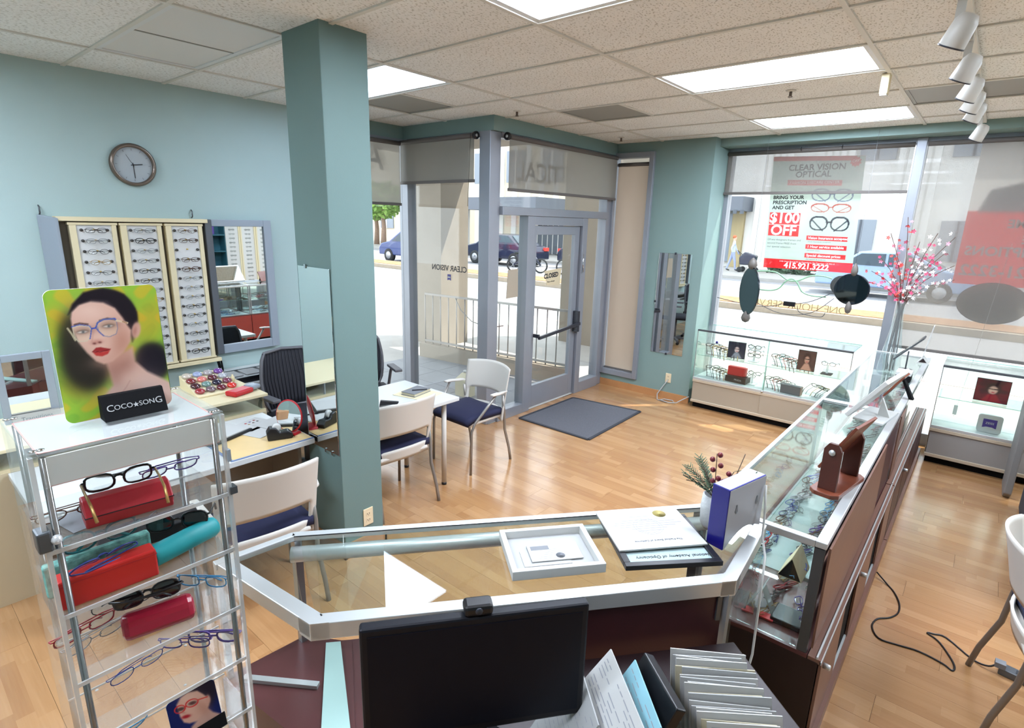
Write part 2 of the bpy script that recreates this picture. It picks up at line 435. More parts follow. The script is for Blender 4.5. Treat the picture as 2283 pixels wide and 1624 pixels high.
# ---- ceiling: grid bars and lay-in tiles
def tile_mat():
    m = bpy.data.materials.new('tile'); m.use_nodes = True; nt = m.node_tree; b = nt.nodes['Principled BSDF']
    tc = N(nt, 'ShaderNodeTexCoord'); oi = N(nt, 'ShaderNodeObjectInfo')
    ad = N(nt, 'ShaderNodeVectorMath', operation='ADD'); nt.links.new(tc.outputs['Object'], ad.inputs[0]); nt.links.new(oi.outputs['Location'], ad.inputs[1])
    mp = N(nt, 'ShaderNodeMapping'); mp.inputs['Scale'].default_value = (110, 55, 10); mp.inputs['Rotation'].default_value = (0,0,.5); nt.links.new(ad.outputs[0], mp.inputs[0])
    nz = N(nt, 'ShaderNodeTexNoise'); nz.inputs['Scale'].default_value = 1.0; nz.inputs['Detail'].default_value = 1.5; nt.links.new(mp.outputs[0], nz.inputs['Vector'])
    cr = N(nt, 'ShaderNodeValToRGB'); e = cr.color_ramp.elements
    e[0].position = .34; e[0].color = rgb(204,202,196); e[1].position = .44; e[1].color = rgb(248,248,246)
    nt.links.new(nz.outputs[0], cr.inputs[0])
    n2 = N(nt, 'ShaderNodeTexNoise'); n2.inputs['Scale'].default_value = 2; nt.links.new(ad.outputs[0], n2.inputs['Vector'])
    hs = N(nt, 'ShaderNodeHueSaturation'); nt.links.new(cr.outputs[0], hs.inputs['Color'])
    mr = N(nt, 'ShaderNodeMapRange'); mr.inputs['To Min'].default_value = .9; mr.inputs['To Max'].default_value = 1.06; nt.links.new(n2.outputs[0], mr.inputs['Value']); nt.links.new(mr.outputs[0], hs.inputs['Value'])
    nt.links.new(hs.outputs[0], b.inputs['Base Color']); b.inputs['Roughness'].default_value = .85
    bp = N(nt, 'ShaderNodeBump'); bp.inputs['Strength'].default_value = .5; bp.inputs['Distance'].default_value = .004
    nt.links.new(cr.outputs[0], bp.inputs['Height']); nt.links.new(bp.outputs[0], b.inputs['Normal'])
    MATS['tile'] = m
tile_mat()
mat('plenum', (60,60,60), .9)
ceil = MB().prism([(XL-.1,YB-.1),(XR+.1,YB-.1),(XR+.1,YF),(-3.75,YF),(-3.75,4.15),(XL-.1,4.15)], ZC+.12, ZC+.22).build('ceiling', 'plenum')
struct(ceil, 'suspended ceiling of fissured white tiles in a metal grid', 'ceiling')
GX, GY, TX, TY = -3.119, 2.384, 1.2192, .6096
def ctile(x0, x1, y0, y1, name='ceiling_tile', m='tile'):
    if x1-x0 < .03 or y1-y0 < .03: return
    o = MB().box(-(x1-x0)/2+.003, (x1-x0)/2-.003, -(y1-y0)/2+.003, (y1-y0)/2-.003, 0, .015).build(name, m, ceil)
    o.location = ((x0+x1)/2, (y0+y1)/2, ZC+.001); return o
lights = {(-1,0):1, (1,-1):1, (1,2):1, (1,5):1, (3,1):1, (3,4):1, (1,-5):1, (-1,-5):1}  # the two panels behind the viewer are unseen, added as back light
unlit = {(-1,-2):1}
vents = {(-1,1):'L', (0,3):'L', (2,4):'F'}
mat('vent_grey', (158,156,148), .5, .2)
mat('troffer_pan', (224,226,226), .4)
mat('diffuser_dim', (235,240,245), .35, emit=(206,228,255), estr=TROFFER*.28)
m_ = mat('diffuser', (235,240,245), .35, emit=(226,238,255), estr=TROFFER)
def diffuser_mat():
    m = bpy.data.materials.new('diffuser_unlit'); m.use_nodes = True
    b = m.node_tree.nodes['Principled BSDF']; b.inputs['Base Color'].default_value = rgb(226,224,220); b.inputs['Roughness'].default_value = .5
    MATS['diffuser_unlit'] = m
diffuser_mat()
def troffer(x0, x1, y0, y1, lit, label, dim=False):
    t = thing('ceiling_light', label, 'light', ((x0+x1)/2, (y0+y1)/2, ZC), group='recessed fluorescent ceiling lights')
    a, b = (x1-x0)/2-.012, (y1-y0)/2-.012
    f = MB()
    for q in ((-a,a,-b,-b+.03),(-a,a,b-.03,b),(-a,-a+.03,-b+.03,b-.03),(a-.03,a,-b+.03,b-.03)): f.box(*q, -.002, .02)
    f.build('lamp_frame', 'troffer_pan', t)
    MB().box(-a+.03, a-.03, -b+.03, b-.03, .004, .012).build('diffuser', ('diffuser_dim' if dim else 'diffuser') if lit else 'diffuser_unlit', t)
    if not lit: MB().box(-.006, .006, -b+.03, b-.03, .000, .004).build('divider', 'vent_grey', t)
    pan = MB().box(-a, a, -b, b, .06, .09).build('housing', 'troffer_pan', t)
bars = MB()
LT = {(-1,0):'bluish lit ceiling light panel beside the teal column', (1,-1):'warm lit ceiling light cut by the top edge of the photo',
      (1,2):'long lit ceiling light panel crossed by a thin wire', (1,5):'lit ceiling light panel closest to the street window'}
for i in range(-2, 6):
    for j in range(-9, 8):
        x0, x1 = GX+TX*i, GX+TX*(i+1); y0, y1 = GY+TY*j, GY+TY*(j+1)
        x0, x1, y0, y1 = max(x0,XL), min(x1,XR), max(y0,YB), min(y1, 6.42)
        if x1 <= x0 or y1 <= y0: continue
        if y0 >= 4.1 and x1 <= -3.75: continue
        if (i,j) in lights:
            troffer(x0,x1,y0,y1,True, dim=((i,j) == (-1,0)), label=LT.get((i,j), 'lit ceiling light panel near the far wall, %s' % {1:'away from the window',4:'close to the window',-5:'an added back light behind the viewer over the '+('counter' if i > 0 else 'desk')}.get(j,''))); continue
        if (i,j) in unlit: troffer(x0,x1,y0,y1,False,'unlit ceiling light panel above the display board wall'); continue
        if (i,j) in vents:
            xm = x0+TY if vents[(i,j)] == 'L' else x1-.1
            v = thing('ceiling_vent', {-1:'grey metal ceiling panel beside the bluish light and column', 0:'square grey ceiling panel above the entrance door', 2:'long grey ceiling panel behind the track lights'}[i], 'ceiling panel', ((x0+xm)/2,(y0+y1)/2,ZC))
            MB().box(-(xm-x0)/2+.012,(xm-x0)/2-.012,-(y1-y0)/2+.012,(y1-y0)/2-.012,.001,.012).build('perforated_panel','vent_grey',v)
            f = MB(); a, b = (xm-x0)/2-.012, (y1-y0)/2-.012
            for q in ((-a,a,-b,-b+.02),(-a,a,b-.02,b),(-a,-a+.02,-b,b),(a-.02,a,-b,b)): f.box(*q, -.003, .004)
            f.build('panel_frame','vent_grey',v)
            ctile(xm, x1, y0, y1); 
            bars.box(xm-.012, xm+.012, y0, y1, ZC-.006, ZC)
            continue
        if y1 > 4.1 and x0 < -3.75:
            ctile(x0, min(x1,-3.75), y0, min(y1,4.1)); 
            if x1 > -3.75: ctile(-3.75, x1, y0, y1)
            continue
        if i == 0 and x0 < -2.74 and y0 < 1.99 and y1 > 1.70 and False: continue
        ctile(x0, x1, y0, y1)
bar_w = .012
for i in range(-1, 6):
    x = GX+TX*i
    o = MB().box(-bar_w, bar_w, YB, (4.1 if x < -3.75 else 6.42), ZC-.008, ZC+.002).build('grid_bar', 'ceil_grid', ceil); o.location.x = x
for j in range(-8, 7):
    y = GY+TY*j
    o = MB().box(XL if y < 4.1 else -3.75, XR, -bar_w, bar_w, ZC-.0075, ZC+.002).build('grid_bar', 'ceil_grid', ceil); o.location.y = y
bars.build('grid_bar', 'ceil_grid', ceil)

# ---- walls
struct(MB().box(XL-.12, XL, YB, 3.2, 0, ZC+.1).build('wall_left', 'wall_paint'), 'pale teal wall with the clock and display board')
wf = MB()
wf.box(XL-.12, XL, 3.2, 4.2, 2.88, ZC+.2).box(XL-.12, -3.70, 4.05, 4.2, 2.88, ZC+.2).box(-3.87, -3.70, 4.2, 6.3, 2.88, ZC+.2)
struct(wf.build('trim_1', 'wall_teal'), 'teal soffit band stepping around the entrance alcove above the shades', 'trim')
wf = MB()
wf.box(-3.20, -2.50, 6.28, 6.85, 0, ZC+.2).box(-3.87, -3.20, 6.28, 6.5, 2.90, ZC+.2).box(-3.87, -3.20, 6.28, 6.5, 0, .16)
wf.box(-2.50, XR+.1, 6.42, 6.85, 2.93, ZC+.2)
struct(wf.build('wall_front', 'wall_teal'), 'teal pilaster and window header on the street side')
struct(MB().box(XL-.12, XR+.12, YB-.12, YB, 0, ZC+.1).build('wall_back', 'wall_paint'), 'teal wall behind the viewer')
struct(MB().box(XR, XR+.12, YB, 6.85, 0, ZC+.1).build('wall_right', 'wall_paint'), 'teal wall beyond the desks')
struct(MB().box(-3.73, -2.488, 6.262, 6.28, 0, .085).build('baseboard_front', 'wood_base'), 'wooden baseboard under the narrow window and pilaster', 'baseboard')
column = MB().box(-3.10, -2.74, 1.705, 1.99, 0, ZC+.02).build('column', 'wall_teal_shaded', bevel=.004)
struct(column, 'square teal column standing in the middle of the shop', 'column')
b_ = MB().box(-3.115, -2.725, 1.69, 1.704, 0, .1).box(-2.739, -2.725, 1.69, 2.005, 0, .1).box(-3.115,-2.725,1.991,2.005,0,.1).box(-3.115,-3.101,1.69,2.005,0,.1)
b_.build('baseboard', 'wood_base', column)

# ---- windows, storefront frames
def pane(x0,x1,y0,y1,z0,z1,parent): return MB().box(x0,x1,y0,y1,z0,z1).build('pane','glass',parent)
w1 = thing('window_1','window behind the teal column on the alcove side','window',kind='structure')
MB().box(-5.06,-4.99,3.2,3.26,0,2.88).build('window_frame','storefront',w1)
MB().box(-5.06,-4.99,3.26,4.04,0,.1).build('window_frame','storefront',w1)
MB().box(-5.06,-4.99,3.26,4.04,2.83,2.88).build('window_frame','storefront',w1)
pane(-5.03,-5.022,3.26,4.04,.1,2.83,w1)
w2 = thing('window_2','tall window with reversed lettering beside the entrance','window',kind='structure')
MB().box(-5.07,-4.93,4.04,4.16,0,2.88).build('window_frame','storefront',w2,bevel=.004)
MB().box(-4.93,-3.87,4.06,4.14,0,.10).build('window_frame','storefront',w2)
MB().box(-4.93,-3.87,4.06,4.14,2.83,2.88).build('window_frame','storefront',w2)
pane(-4.93,-3.87,4.096,4.104,.1,2.83,w2)
w3 = thing('window_3','grey metal storefront frame with sidelights around the door','window',kind='structure')
MB().box(-3.87,-3.73,4.04,4.19,0,2.88).build('corner_post','storefront',w3,bevel=.006)
MB().box(-3.82,-3.70,4.19,4.60,0,.11).build('sill_rail','storefront',w3,bevel=.004)
MB().box(-3.82,-3.70,4.60,4.72,0,2.13).build('door_jamb','storefront',w3,bevel=.004)
MB().box(-3.82,-3.70,5.62,5.72,0,2.13).build('door_jamb','storefront',w3,bevel=.004)
MB().box(-3.815,-3.705,4.72,5.62,2.04,2.13).build('door_head','storefront',w3,bevel=.003)
MB().box(-3.82,-3.69,4.19,6.15,2.13,2.21).build('transom_bar','storefront',w3,bevel=.004)
MB().box(-3.82,-3.70,5.72,6.15,0,.13).build('sill_rail','storefront',w3,bevel=.004)
MB().box(-3.84,-3.72,6.15,6.28,0,2.88).build('corner_post','storefront',w3,bevel=.006)
MB().box(-3.80,-3.72,4.19,6.15,2.83,2.88).build('head_rail','storefront',w3)
pane(-3.77,-3.762,4.19,4.60,.11,2.13,w3); pane(-3.77,-3.762,5.72,6.15,.13,2.13,w3); pane(-3.77,-3.762,4.19,6.15,2.21,2.83,w3)
d1 = thing('door_1','grey metal glazed entrance door with sloping push bar','door',kind='structure')
MB().box(-3.785,-3.735,4.73,4.80,.015,2.035).build('stile','storefront',d1,bevel=.003)
MB().box(-3.785,-3.735,5.52,5.61,.015,2.035).build('stile','storefront',d1,bevel=.003)
MB().box(-3.785,-3.735,4.80,5.52,1.94,2.035).build('top_rail','storefront',d1,bevel=.003)
MB().box(-3.785,-3.735,4.80,5.52,.015,.27).build('bottom_rail','storefront',d1,bevel=.003)
pane(-3.764,-3.756,4.80,5.52,.27,1.94,d1)
mat('gun', (70,72,80), .35, .6)
h = MB().bar((-3.66,4.80,.83),(-3.66,5.60,.90),.03,.035).box(-3.735,-3.66,5.555,5.60,.80,1.05).box(-3.735,-3.66,4.79,4.82,.83,.87)
h.build('push_bar','gun',d1,bevel=.003)
MB().tube([(-3.72,5.66,1.72),(-3.70,5.66,1.58),(-3.68,5.65,1.52),(-3.66,5.62,1.52),(-3.66,5.60,1.60),(-3.66,5.60,1.72)],.006,6).build('hook','chrome',d1)
w4 = thing('window_4','narrow window behind a drawn shade next to the pilaster','window',kind='structure')
for q in ((-3.75,-3.69,.16,2.90),(-3.25,-3.19,.16,2.90)): MB().box(q[0],q[1],6.24,6.36,q[2],q[3]).build('window_frame','storefront',w4,bevel=.004)
for q in ((.16,.23),(2.84,2.90)): MB().box(-3.69,-3.25,6.24,6.36,q[0],q[1]).build('window_frame','storefront',w4,bevel=.003)
pane(-3.69,-3.25,6.40,6.408,.2,2.86,w4)
w5 = thing('window_5','large street window with the discount poster','window',kind='structure')
MB().box(-2.50,-2.455,6.70,6.82,0,2.93).build('window_frame','storefront',w5)
MB().box(-2.455,-.74,6.70,6.82,2.88,2.93).build('window_frame','storefront',w5)
MB().box(-2.455,-.74,6.70,6.82,0,.12).build('window_frame','storefront',w5)
MB().box(-.74,-.66,6.66,6.84,0,2.93).build('mullion','storefront',w5,bevel=.005)
pane(-2.455,-.74,6.756,6.764,.12,2.88,w5)
w6 = thing('window_6','large street window behind a full length shade','window',kind='structure')
MB().box(-.66,XR,6.70,6.82,2.88,2.93).build('window_frame','storefront',w6)
MB().box(-.66,XR,6.70,6.82,0,.12).build('window_frame','storefront',w6)
MB().box(1.9,1.98,6.66,6.84,.12,2.88).build('mullion','storefront',w6)
pane(-.66,XR,6.756,6.764,.12,2.88,w6)

# ---- roller shades
fabric_mat('shade_dark', (176,172,164), .27, .5)
fabric_mat('shade_light', (150,145,138), .52, .45)
fabric_mat('shade_beige', (222,206,190), .24, .55)
mat('shade_bar', (98,92,88), .6)
def shade(axis, at, a0, a1, z0, z1, m, label, rname='roller_shade', endcap=None):
    t = thing(rname, label, 'shade', group='roller window shades')
    def bx(mb, p0, p1, t0, t1, zz0, zz1):
        return mb.box(t0,t1,p0,p1,zz0,zz1) if axis == 'x' else mb.box(p0,p1,t0,t1,zz0,zz1)
    bx(MB(), a0, a1, at-.0008, at+.0008, z0, z1-.02).build('shade_cloth', m, t)
    bx(MB(), a0-.005, a1+.005, at-.011, at+.011, z0-.028, z0).build('hem_bar', 'shade_bar', t, bevel=.003)
    c = (at, (a0+a1)/2, z1-.03) if axis == 'x' else ((a0+a1)/2, at, z1-.03)
    L = (a1-a0)/2
    r = MB().lathe([(.022,-L),(.022,L)], (0,0,0), 14, axis=('y' if axis == 'x' else 'x')).build('roller', 'shade_bar', t); r.location = c
    if endcap is not None:
        e = MB().lathe([(.036,-.012),(.036,.012)], (0,0,0), 16, axis=('y' if axis == 'x' else 'x')).build('end_cap', 'black_plastic', t)
        e.location = (at, endcap, z1-.03) if axis == 'x' else (endcap, at, z1-.03)
        e2 = MB().lathe([(.014,-.014),(.014,.014)], (0,0,0), 12, axis=('y' if axis == 'x' else 'x')).build('hub', 'alum_light', t); e2.location = e.location
    return t
shade('x', -4.96, 3.3, 3.97, 2.23, 2.86, 'shade_dark', 'grey roller shade half hidden behind the column')
shade('y', 4.00, -4.99, -3.90, 2.45, 2.87, 'shade_dark', 'grey roller shade above the reversed window lettering', endcap=-3.88)
shade('x', -3.66, 4.23, 6.22, 2.38, 2.87, 'shade_dark', 'wide grey roller shade over the entrance door', endcap=4.20)
shade('y', 6.30, -3.68, -3.27, .25, 2.80, 'shade_beige', 'long beige roller shade closing the narrow window')
shade('y', 6.66, -2.49, -.75, 2.46, 2.90, 'shade_light', 'see-through roller shade above the discount poster')
shade('y', 6.66, -.65, 1.9, .98, 2.90, 'shade_light', 'full length see-through roller shade over the red poster')
ch = MB().tube([(-3.92,3.97,2.86),(-3.92,3.96,2.6),(-3.93,3.95,2.2)],.0025,4).build('shade_chain','black_plastic')
tag(ch,'black bead chain hanging from the shade at the corner post','chain')

# ================================================================== OUTSIDE
mat('sidewalk', (170,167,163), .85, noise=.07, nscale=3, bump=.2, bscale=40)
mat('asphalt', (146,146,150), .85, noise=.05, nscale=2)
mat('kerb', (160,146,128), .85, noise=.06)
mat('patio', (136,138,142), .55, noise=.06, nscale=3)
mat('concrete', (142,132,119), .8, noise=.06, nscale=2.5, bump=.15, bscale=30)
struct(MB().prism([(-60,-10),(-5.12,-10),(-5.12,4.2),(-3.87,4.2),(-3.87,6.5),(40,6.85),(40,10.0),(-60,10.0)],-.3,-.02).build('sidewalk','sidewalk'),'bright concrete sidewalk outside the shop','sidewalk')
struct(MB().box(-70,50,10.0,15.6,-.4,-.10).build('road','asphalt'),'near lanes of the street','road')
struct(MB().box(-70,50,15.6,17.2,-.3,.06).build('median','kerb'),'raised median strip between the street lanes','median')
struct(MB().box(-70,50,17.2,25.0,-.4,-.10).build('road','asphalt'),'far lanes of the street','road')
struct(MB().box(-70,50,25.0,34.0,-.3,.03).build('sidewalk','sidewalk'),'far sidewalk across the street','sidewalk')
mat('redkerb', (196,168,164), .8)
struct(MB().box(-70,50,9.85,10.0,-.3,-.015).build('kerb','redkerb'),'faded red painted kerb edge','kerb')
mat('mulch', (150,112,80), .9, noise=.2, nscale=8)
struct(MB().box(-70,50,15.8,17.0,.05,.075).build('planting_strip','mulch'),'dry planting strip along the median','ground')
struct(MB().box(-8.4,4.2,4.2,7.02,ZC+.2,3.5).build('overhang','concrete'),'concrete overhang above the storefront','overhang')
# tiled patio in front of the door
pt = MB().prism([(-6.6,4.22),(-3.89,4.22),(-3.89,6.2),(-6.6,5.7)],-.022,-.012).build('patio','mat_' if False else 'patio')
struct(pt,'grey tiled entrance patio outside the door','patio')
tm = MB().box(.003,.447,.003,.447,-.012,-.004).mesh('paver'); tm.materials.append(MATS['patio'])
for i in range(6):
    for j in range(4):
        if -6.6+.45*i < -3.9-.44+.0 and 4.24+.45*j < 5.7-.1: inst(tm,'paver',None,pt,(-6.6+.45*i,4.24+.45*j,0))
struct(MB().prism([(-6.55,5.55),(-4.0,5.85),(-4.0,6.02),(-6.57,5.72)],-.02,.21).build('low_wall','concrete'),'low concrete wall under the patio railing','wall')
rl = thing('railing','thin metal railing on the low patio wall','railing')
def rp(t): return (-6.5+2.45*t, 5.63+.29*t)
mat('rail_metal', (150,146,142), .45, .5)
for zz in (.25,.97):
    a, b = rp(0), rp(1); MB().bar((*a,zz),(*b,zz),.03,.03).build('rail','rail_metal',rl)
n = 17
for i in range(n):
    a = rp(i/(n-1)); MB().tube([(*a,.21),(*a,.97)],.009,5).build('baluster','rail_metal',rl)
loop = MB().tube([(rp(.25)[0],rp(.25)[1]-.03,.96),(rp(.3)[0],rp(.3)[1]-.05,.80),(rp(.38)[0],rp(.38)[1]-.05,.66),(rp(.5)[0],rp(.5)[1]-.04,.60),(rp(.6)[0],rp(.6)[1]-.03,.66)],.008,5).build('cable_lock','rail_metal')
tag(loop,'grey cable looped around the patio railing','cable')
cc = MB().box(-7.62,-6.85,6.28,6.90,-.05,3.21).build('concrete_pillar','concrete')
struct(cc,'beige concrete pillar outside beyond the railing','pillar')
struct(MB().box(-5.8,-3.3,8.2,8.8,-.05,3.21).build('concrete_pier','concrete'),'beige concrete pier seen through the narrow window','pillar')
# carton-like jug and paper outside the glass
jug = thing('water_jug','beige plastic jug standing on the patio behind the chair','jug',(-4.62,4.62,0))
mat('jug',(214,204,176),.5)
MB().prism([(-.1,-.07),(.1,-.07),(.1,.07),(-.1,.07)],-.004,.2).add([(-.1,-.07,.2),(.1,-.07,.2),(.1,.07,.2),(-.1,.07,.2),(-.03,-.03,.28),(.03,-.03,.28),(.03,.03,.28),(-.03,.03,.28)],[(0,1,5,4),(1,2,6,5),(2,3,7,6),(3,0,4,7),(4,5,6,7)]).build('body','jug',jug)
MB().lathe([(.022,.28),(.022,.31)],(0,0,0),10).build('cap','white_plastic',jug)

# ---- cars, cycle, motorbike, people across the street
mat('car_blue',(52,72,128),.25,.2,coat=.6); mat('car_navy',(38,42,66),.25,.2,coat=.6); mat('car_pale',(150,176,210),.25,.2,coat=.6)
mat('car_glass',(70,84,96),.1); mat('tyre',(40,40,42),.8); mat('tail',(226,70,60),.3); mat('rim',(176,178,182),.3,.6); mat('head',(230,236,240),.2)
def car(loc, rz, m, label):
    t = thing('parked_car', label, 'car', loc, rz, group='cars on the street')
    prof = [(-2.2,.35),(-2.22,.75),(-2.0,.98),(-1.55,1.05),(-.95,1.52),(.45,1.55),(1.35,1.05),(2.0,.92),(2.2,.7),(2.2,.35)]
    MB().extr([(x,-.88,z) for x,z in prof],(0,1.76,0)).build('body',m,t,bevel=.06)
    for s in (-1,1):
        MB().extr([(-1.42,s*.885,1.08),(-.9,s*.885,1.45),(-.2,s*.885,1.47),(-.2,s*.885,1.06)],(0,s*.01,0)).build('side_window','car_glass',t)
        MB().extr([(-.12,s*.885,1.06),(-.12,s*.885,1.47),(.42,s*.885,1.46),(1.12,s*.885,1.05)],(0,s*.01,0)).build('side_window','car_glass',t)
        for x in (-1.35,1.38):
            q = MB().lathe([(.2,-.1),(.33,-.11),(.34,0),(.33,.11),(.2,.1)],(0,0,0),16,axis='y').build('wheel','tyre',t); q.location = (x,s*.8,.34)
            q2 = MB().lathe([(.02,-.115),(.19,-.115),(.19,.115),(.02,.115)],(0,0,0),12,axis='y').build('hub_cap','rim',q)
        MB().box(-2.235,-2.12,s*.62-.16,s*.62+.16,.78,.94).build('tail_light','tail',t)
        MB().box(2.1,2.22,s*.62-.16,s*.62+.16,.66,.78).build('head_light','head',t)
    MB().extr([(-1.5,-.7,1.1),(-1.5,.7,1.1),(-1.02,.64,1.47),(-1.02,-.64,1.47)],(-.03,0,.02)).build('rear_window','car_glass',t)
    MB().extr([(1.3,-.72,1.07),(1.3,.72,1.07),(.5,.64,1.5),(.5,-.64,1.5)],(.03,0,.03)).build('windscreen','car_glass',t)
    return t
car((-22.2,18.9,-.1), PI, 'car_blue', 'blue car crossing behind the concrete pillar')
car((-19.3,22.2,-.1), PI*.99, 'car_navy', 'dark navy car with red tail lights across the street')
car((-14.2,23.6,-.1), 0, 'car_navy', 'dark car parked behind the motorbike')
car((-2.5,23.0,-.1), 0, 'car_pale', 'pale blue car half hidden behind the blossoms')
def twowheel(name, loc, rz, m, label, cat, r=.32):
    t = thing(name, label, cat, loc, rz)
    for x in (-.62,.62):
        q = MB().lathe([(r-.06,-.03),(r,-.035),(r,.035),(r-.06,.03),(r-.06,-.03)],(0,0,0),18,axis='y',cap=False).build('wheel','tyre',t); q.location = (x,0,r)
        MB().lathe([(.02,-.02),(.05,-.02),(.05,.02),(.02,.02)],(0,0,0),8,axis='y').build('hub','rim',q)
        for k in range(5):
            a = 2*PI*k/5; MB().tube([(0,0,0),((r-.05)*math.cos(a),0,(r-.05)*math.sin(a))],.008,4).build('spoke','rim',q)
    MB().tube([(-.62,0,r),(-.2,0,.55),(.35,0,.72),(.62,0,r)],.045,6).tube([(-.2,0,.55),(-.25,0,.82)],.04,6).build('frame',m,t)
    MB().tube([(.35,0,.72),(.3,0,1.0)],.03,6).tube([(.3,-.3,1.02),(.34,0,.98),(.3,.3,1.02)],.02,6).build('handlebar','gun',t)
    MB().box(-.55,.02,-.11,.11,.76,.86).build('seat','black_matte',t,bevel=.03)
    return t
mb_ = twowheel('motorbike',(-15.6,19.4,-.1),.4,'car_navy','black motorbike parked across the street','motorbike')
MB().box(-.2,.3,-.16,.16,.4,.78).build('engine','black_plastic',mb_,bevel=.05)
bk = twowheel('bicycle',(-13.5,20.3,-.1),.7,'car_pale','pale rental bicycle seen through the door glass','bicycle',.34)
MB().box(.5,.75,-.2,.2,.95,1.15).build('basket','white_plastic',bk,bevel=.04)

def person(loc, rz, top, legs, hair, label, h=1.68, stride=.22):
    t = thing('person', label, 'person', loc, rz, group='people walking across the street')
    s = h/1.7
    V = [(0,0,.92),(0,0,1.15),(0,0,1.38),(0,0,1.46),(0,0.01,1.58),(0,.02,1.67)]
    R = [(.15,.1),(.14,.1),(.17,.1),(.055,.055),(.08,.095),(.06,.07)]
    E = [(0,1),(1,2),(2,3),(3,4),(4,5)]
    for sd in (-1,1):
        o = len(V); st = stride*sd
        V += [(sd*.09,0,.86),(sd*.1,st*.5,.5),(sd*.1,st*.9-.04,.09),(sd*.1,st*.9+.12,.04)]; R += [(.09,.09),(.062,.062),(.042,.042),(.035,.03)]
        E += [(0,o),(o,o+1),(o+1,o+2),(o+2,o+3)]
        o = len(V)
        V += [(sd*.19,0,1.36),(sd*.24,-st*.5,1.1),(sd*.22,-st*.6+.1,.88),(sd*.22,-st*.6+.14,.80)]; R += [(.06,.06),(.045,.045),(.033,.033),(.035,.02)]
        E += [(2,o),(o,o+1),(o+1,o+2),(o+2,o+3)]
    me = bpy.data.meshes.new('body'); me.from_pydata([tuple(c*s for c in v) for v in V], E, []); me.update()
    o = bpy.data.objects.new('body', me); COL.objects.link(o); o.parent = t
    md = o.modifiers.new('skin','SKIN'); 
    for i, r in enumerate(R): me.skin_vertices[0].data[i].radius = (r[0]*s, r[1]*s)
    me.skin_vertices[0].data[0].use_root = True
    sb = o.modifiers.new('sub','SUBSURF'); sb.levels = 1; sb.render_levels = 1
    m = bpy.data.materials.new('person_skin_'+label[:8]); m.use_nodes = True; nt = m.node_tree; b = nt.nodes['Principled BSDF']
    tc = N(nt,'ShaderNodeTexCoord'); sp = N(nt,'ShaderNodeSeparateXYZ'); nt.links.new(tc.outputs['Object'],sp.inputs[0])
    cr = N(nt,'ShaderNodeValToRGB'); cr.color_ramp.interpolation = 'CONSTANT'; e = cr.color_ramp.elements
    dv = N(nt,'ShaderNodeMath',operation='DIVIDE'); dv.inputs[1].default_value = 1.75*s; nt.links.new(sp.outputs['Z'],dv.inputs[0]); nt.links.new(dv.outputs[0],cr.inputs[0])
    e[0].position = 0; e[0].color = rgb(60,56,60); e[1].position = .06; e[1].color = rgb(*legs)
    for p, c in ((.53,top),(.825,(214,170,146)),(.935,hair)):
        k = e.new(p); k.color = rgb(*c)
    nt.links.new(cr.outputs[0],b.inputs['Base Color']); b.inputs['Roughness'].default_value = .8
    me.materials.append(m)
    MATS['hair_'+label[:8]] = mat('hair_'+label[:8], hair, .7)
    MB().ball((0,-.02*s,1.64*s),.085*s,10,6,1,1.15,1.05).build('hair','hair_'+label[:8],t)
    return t
person((-9.55,27.6,.03), -1.2, (196,206,232), (160,170,206), (196,110,70), 'person with red hair in pale clothes pushing a pram')
pr_ = thing('stroller','dark stroller pushed along the far sidewalk','stroller',(-8.85,27.6,.03))
MB().extr([(-.3,-.2,.35),(.35,-.2,.35),(.42,-.2,.8),(-.1,-.2,.95),(-.35,-.2,.7)],(0,.4,0)).build('seat','car_navy',pr_,bevel=.05)
for x in (-.25,.35):
    for yy in (-.22,.22):
        q = MB().lathe([(.03,-.02),(.13,-.02),(.13,.02),(.03,.02)],(0,0,0),10,axis='y').build('wheel','tyre',pr_); q.location = (x,yy,.13)
MB().tube([(-.3,-.15,.8),(-.5,0,1.0),(-.3,.15,.8)],.015,5).build('handle','gun',pr_)

# ---- buildings across the street
mat('bld_white',(240,238,235),.8,noise=.04,nscale=.6); mat('bld_beige',(226,212,190),.8,noise=.05,nscale=.5); mat('bld_dark',(84,88,98),.6); mat('bld_canopy',(104,108,118),.6)
mat('bld_pane',(140,148,160),.2); mat('bld_tan',(178,160,120),.8); mat('bld_pale_grey',(206,203,199),.8)  # last tone: pale grey of canopy posts, grille bars and pilaster ribs
A = thing('apartment_building','pale building with flat grey canopy seen through the door','building',(0,30,0))
MB().box(-34,-17.6,0,8,0,14).build('wall','bld_beige',A)
MB().box(-27.5,-20.9,-3.4,0,2.75,3.5).build('canopy','bld_canopy',A)
for x in (-27.0,-25.0,-21.3): MB().box(x-.15,x+.15,-3.1,-2.8,0,2.75).build('canopy_post','bld_pale_grey',A)
for k in range(14): MB().box(-33.6+k*1.15,-33.2+k*1.15,-.12,0,0,13).build('pilaster','bld_white',A)
f = MB().box(-23.2,-20.7,-.3,-.15,.1,1.9).build('garage_grille','bld_dark',A)
for k in range(6): MB().box(-23.1+k*.42,-23.06+k*.42,-.34,-.3,.1,1.9).build('bar','bld_pale_grey',f)
for k in range(5):
    q = MB().box(-32+k*3,-30.4+k*3,-.2,-.05,4.6,6.6).build('window','bld_pane',A)
    MB().box(-31.25+k*3,-31.15+k*3,-.24,-.2,4.6,6.6).build('mullion','bld_white',q)
B = thing('corner_building','white building with tall pilasters across the street','building',(0,31,0))
MB().box(-17.4,24,0,8,0,16).build('wall','bld_white',B)
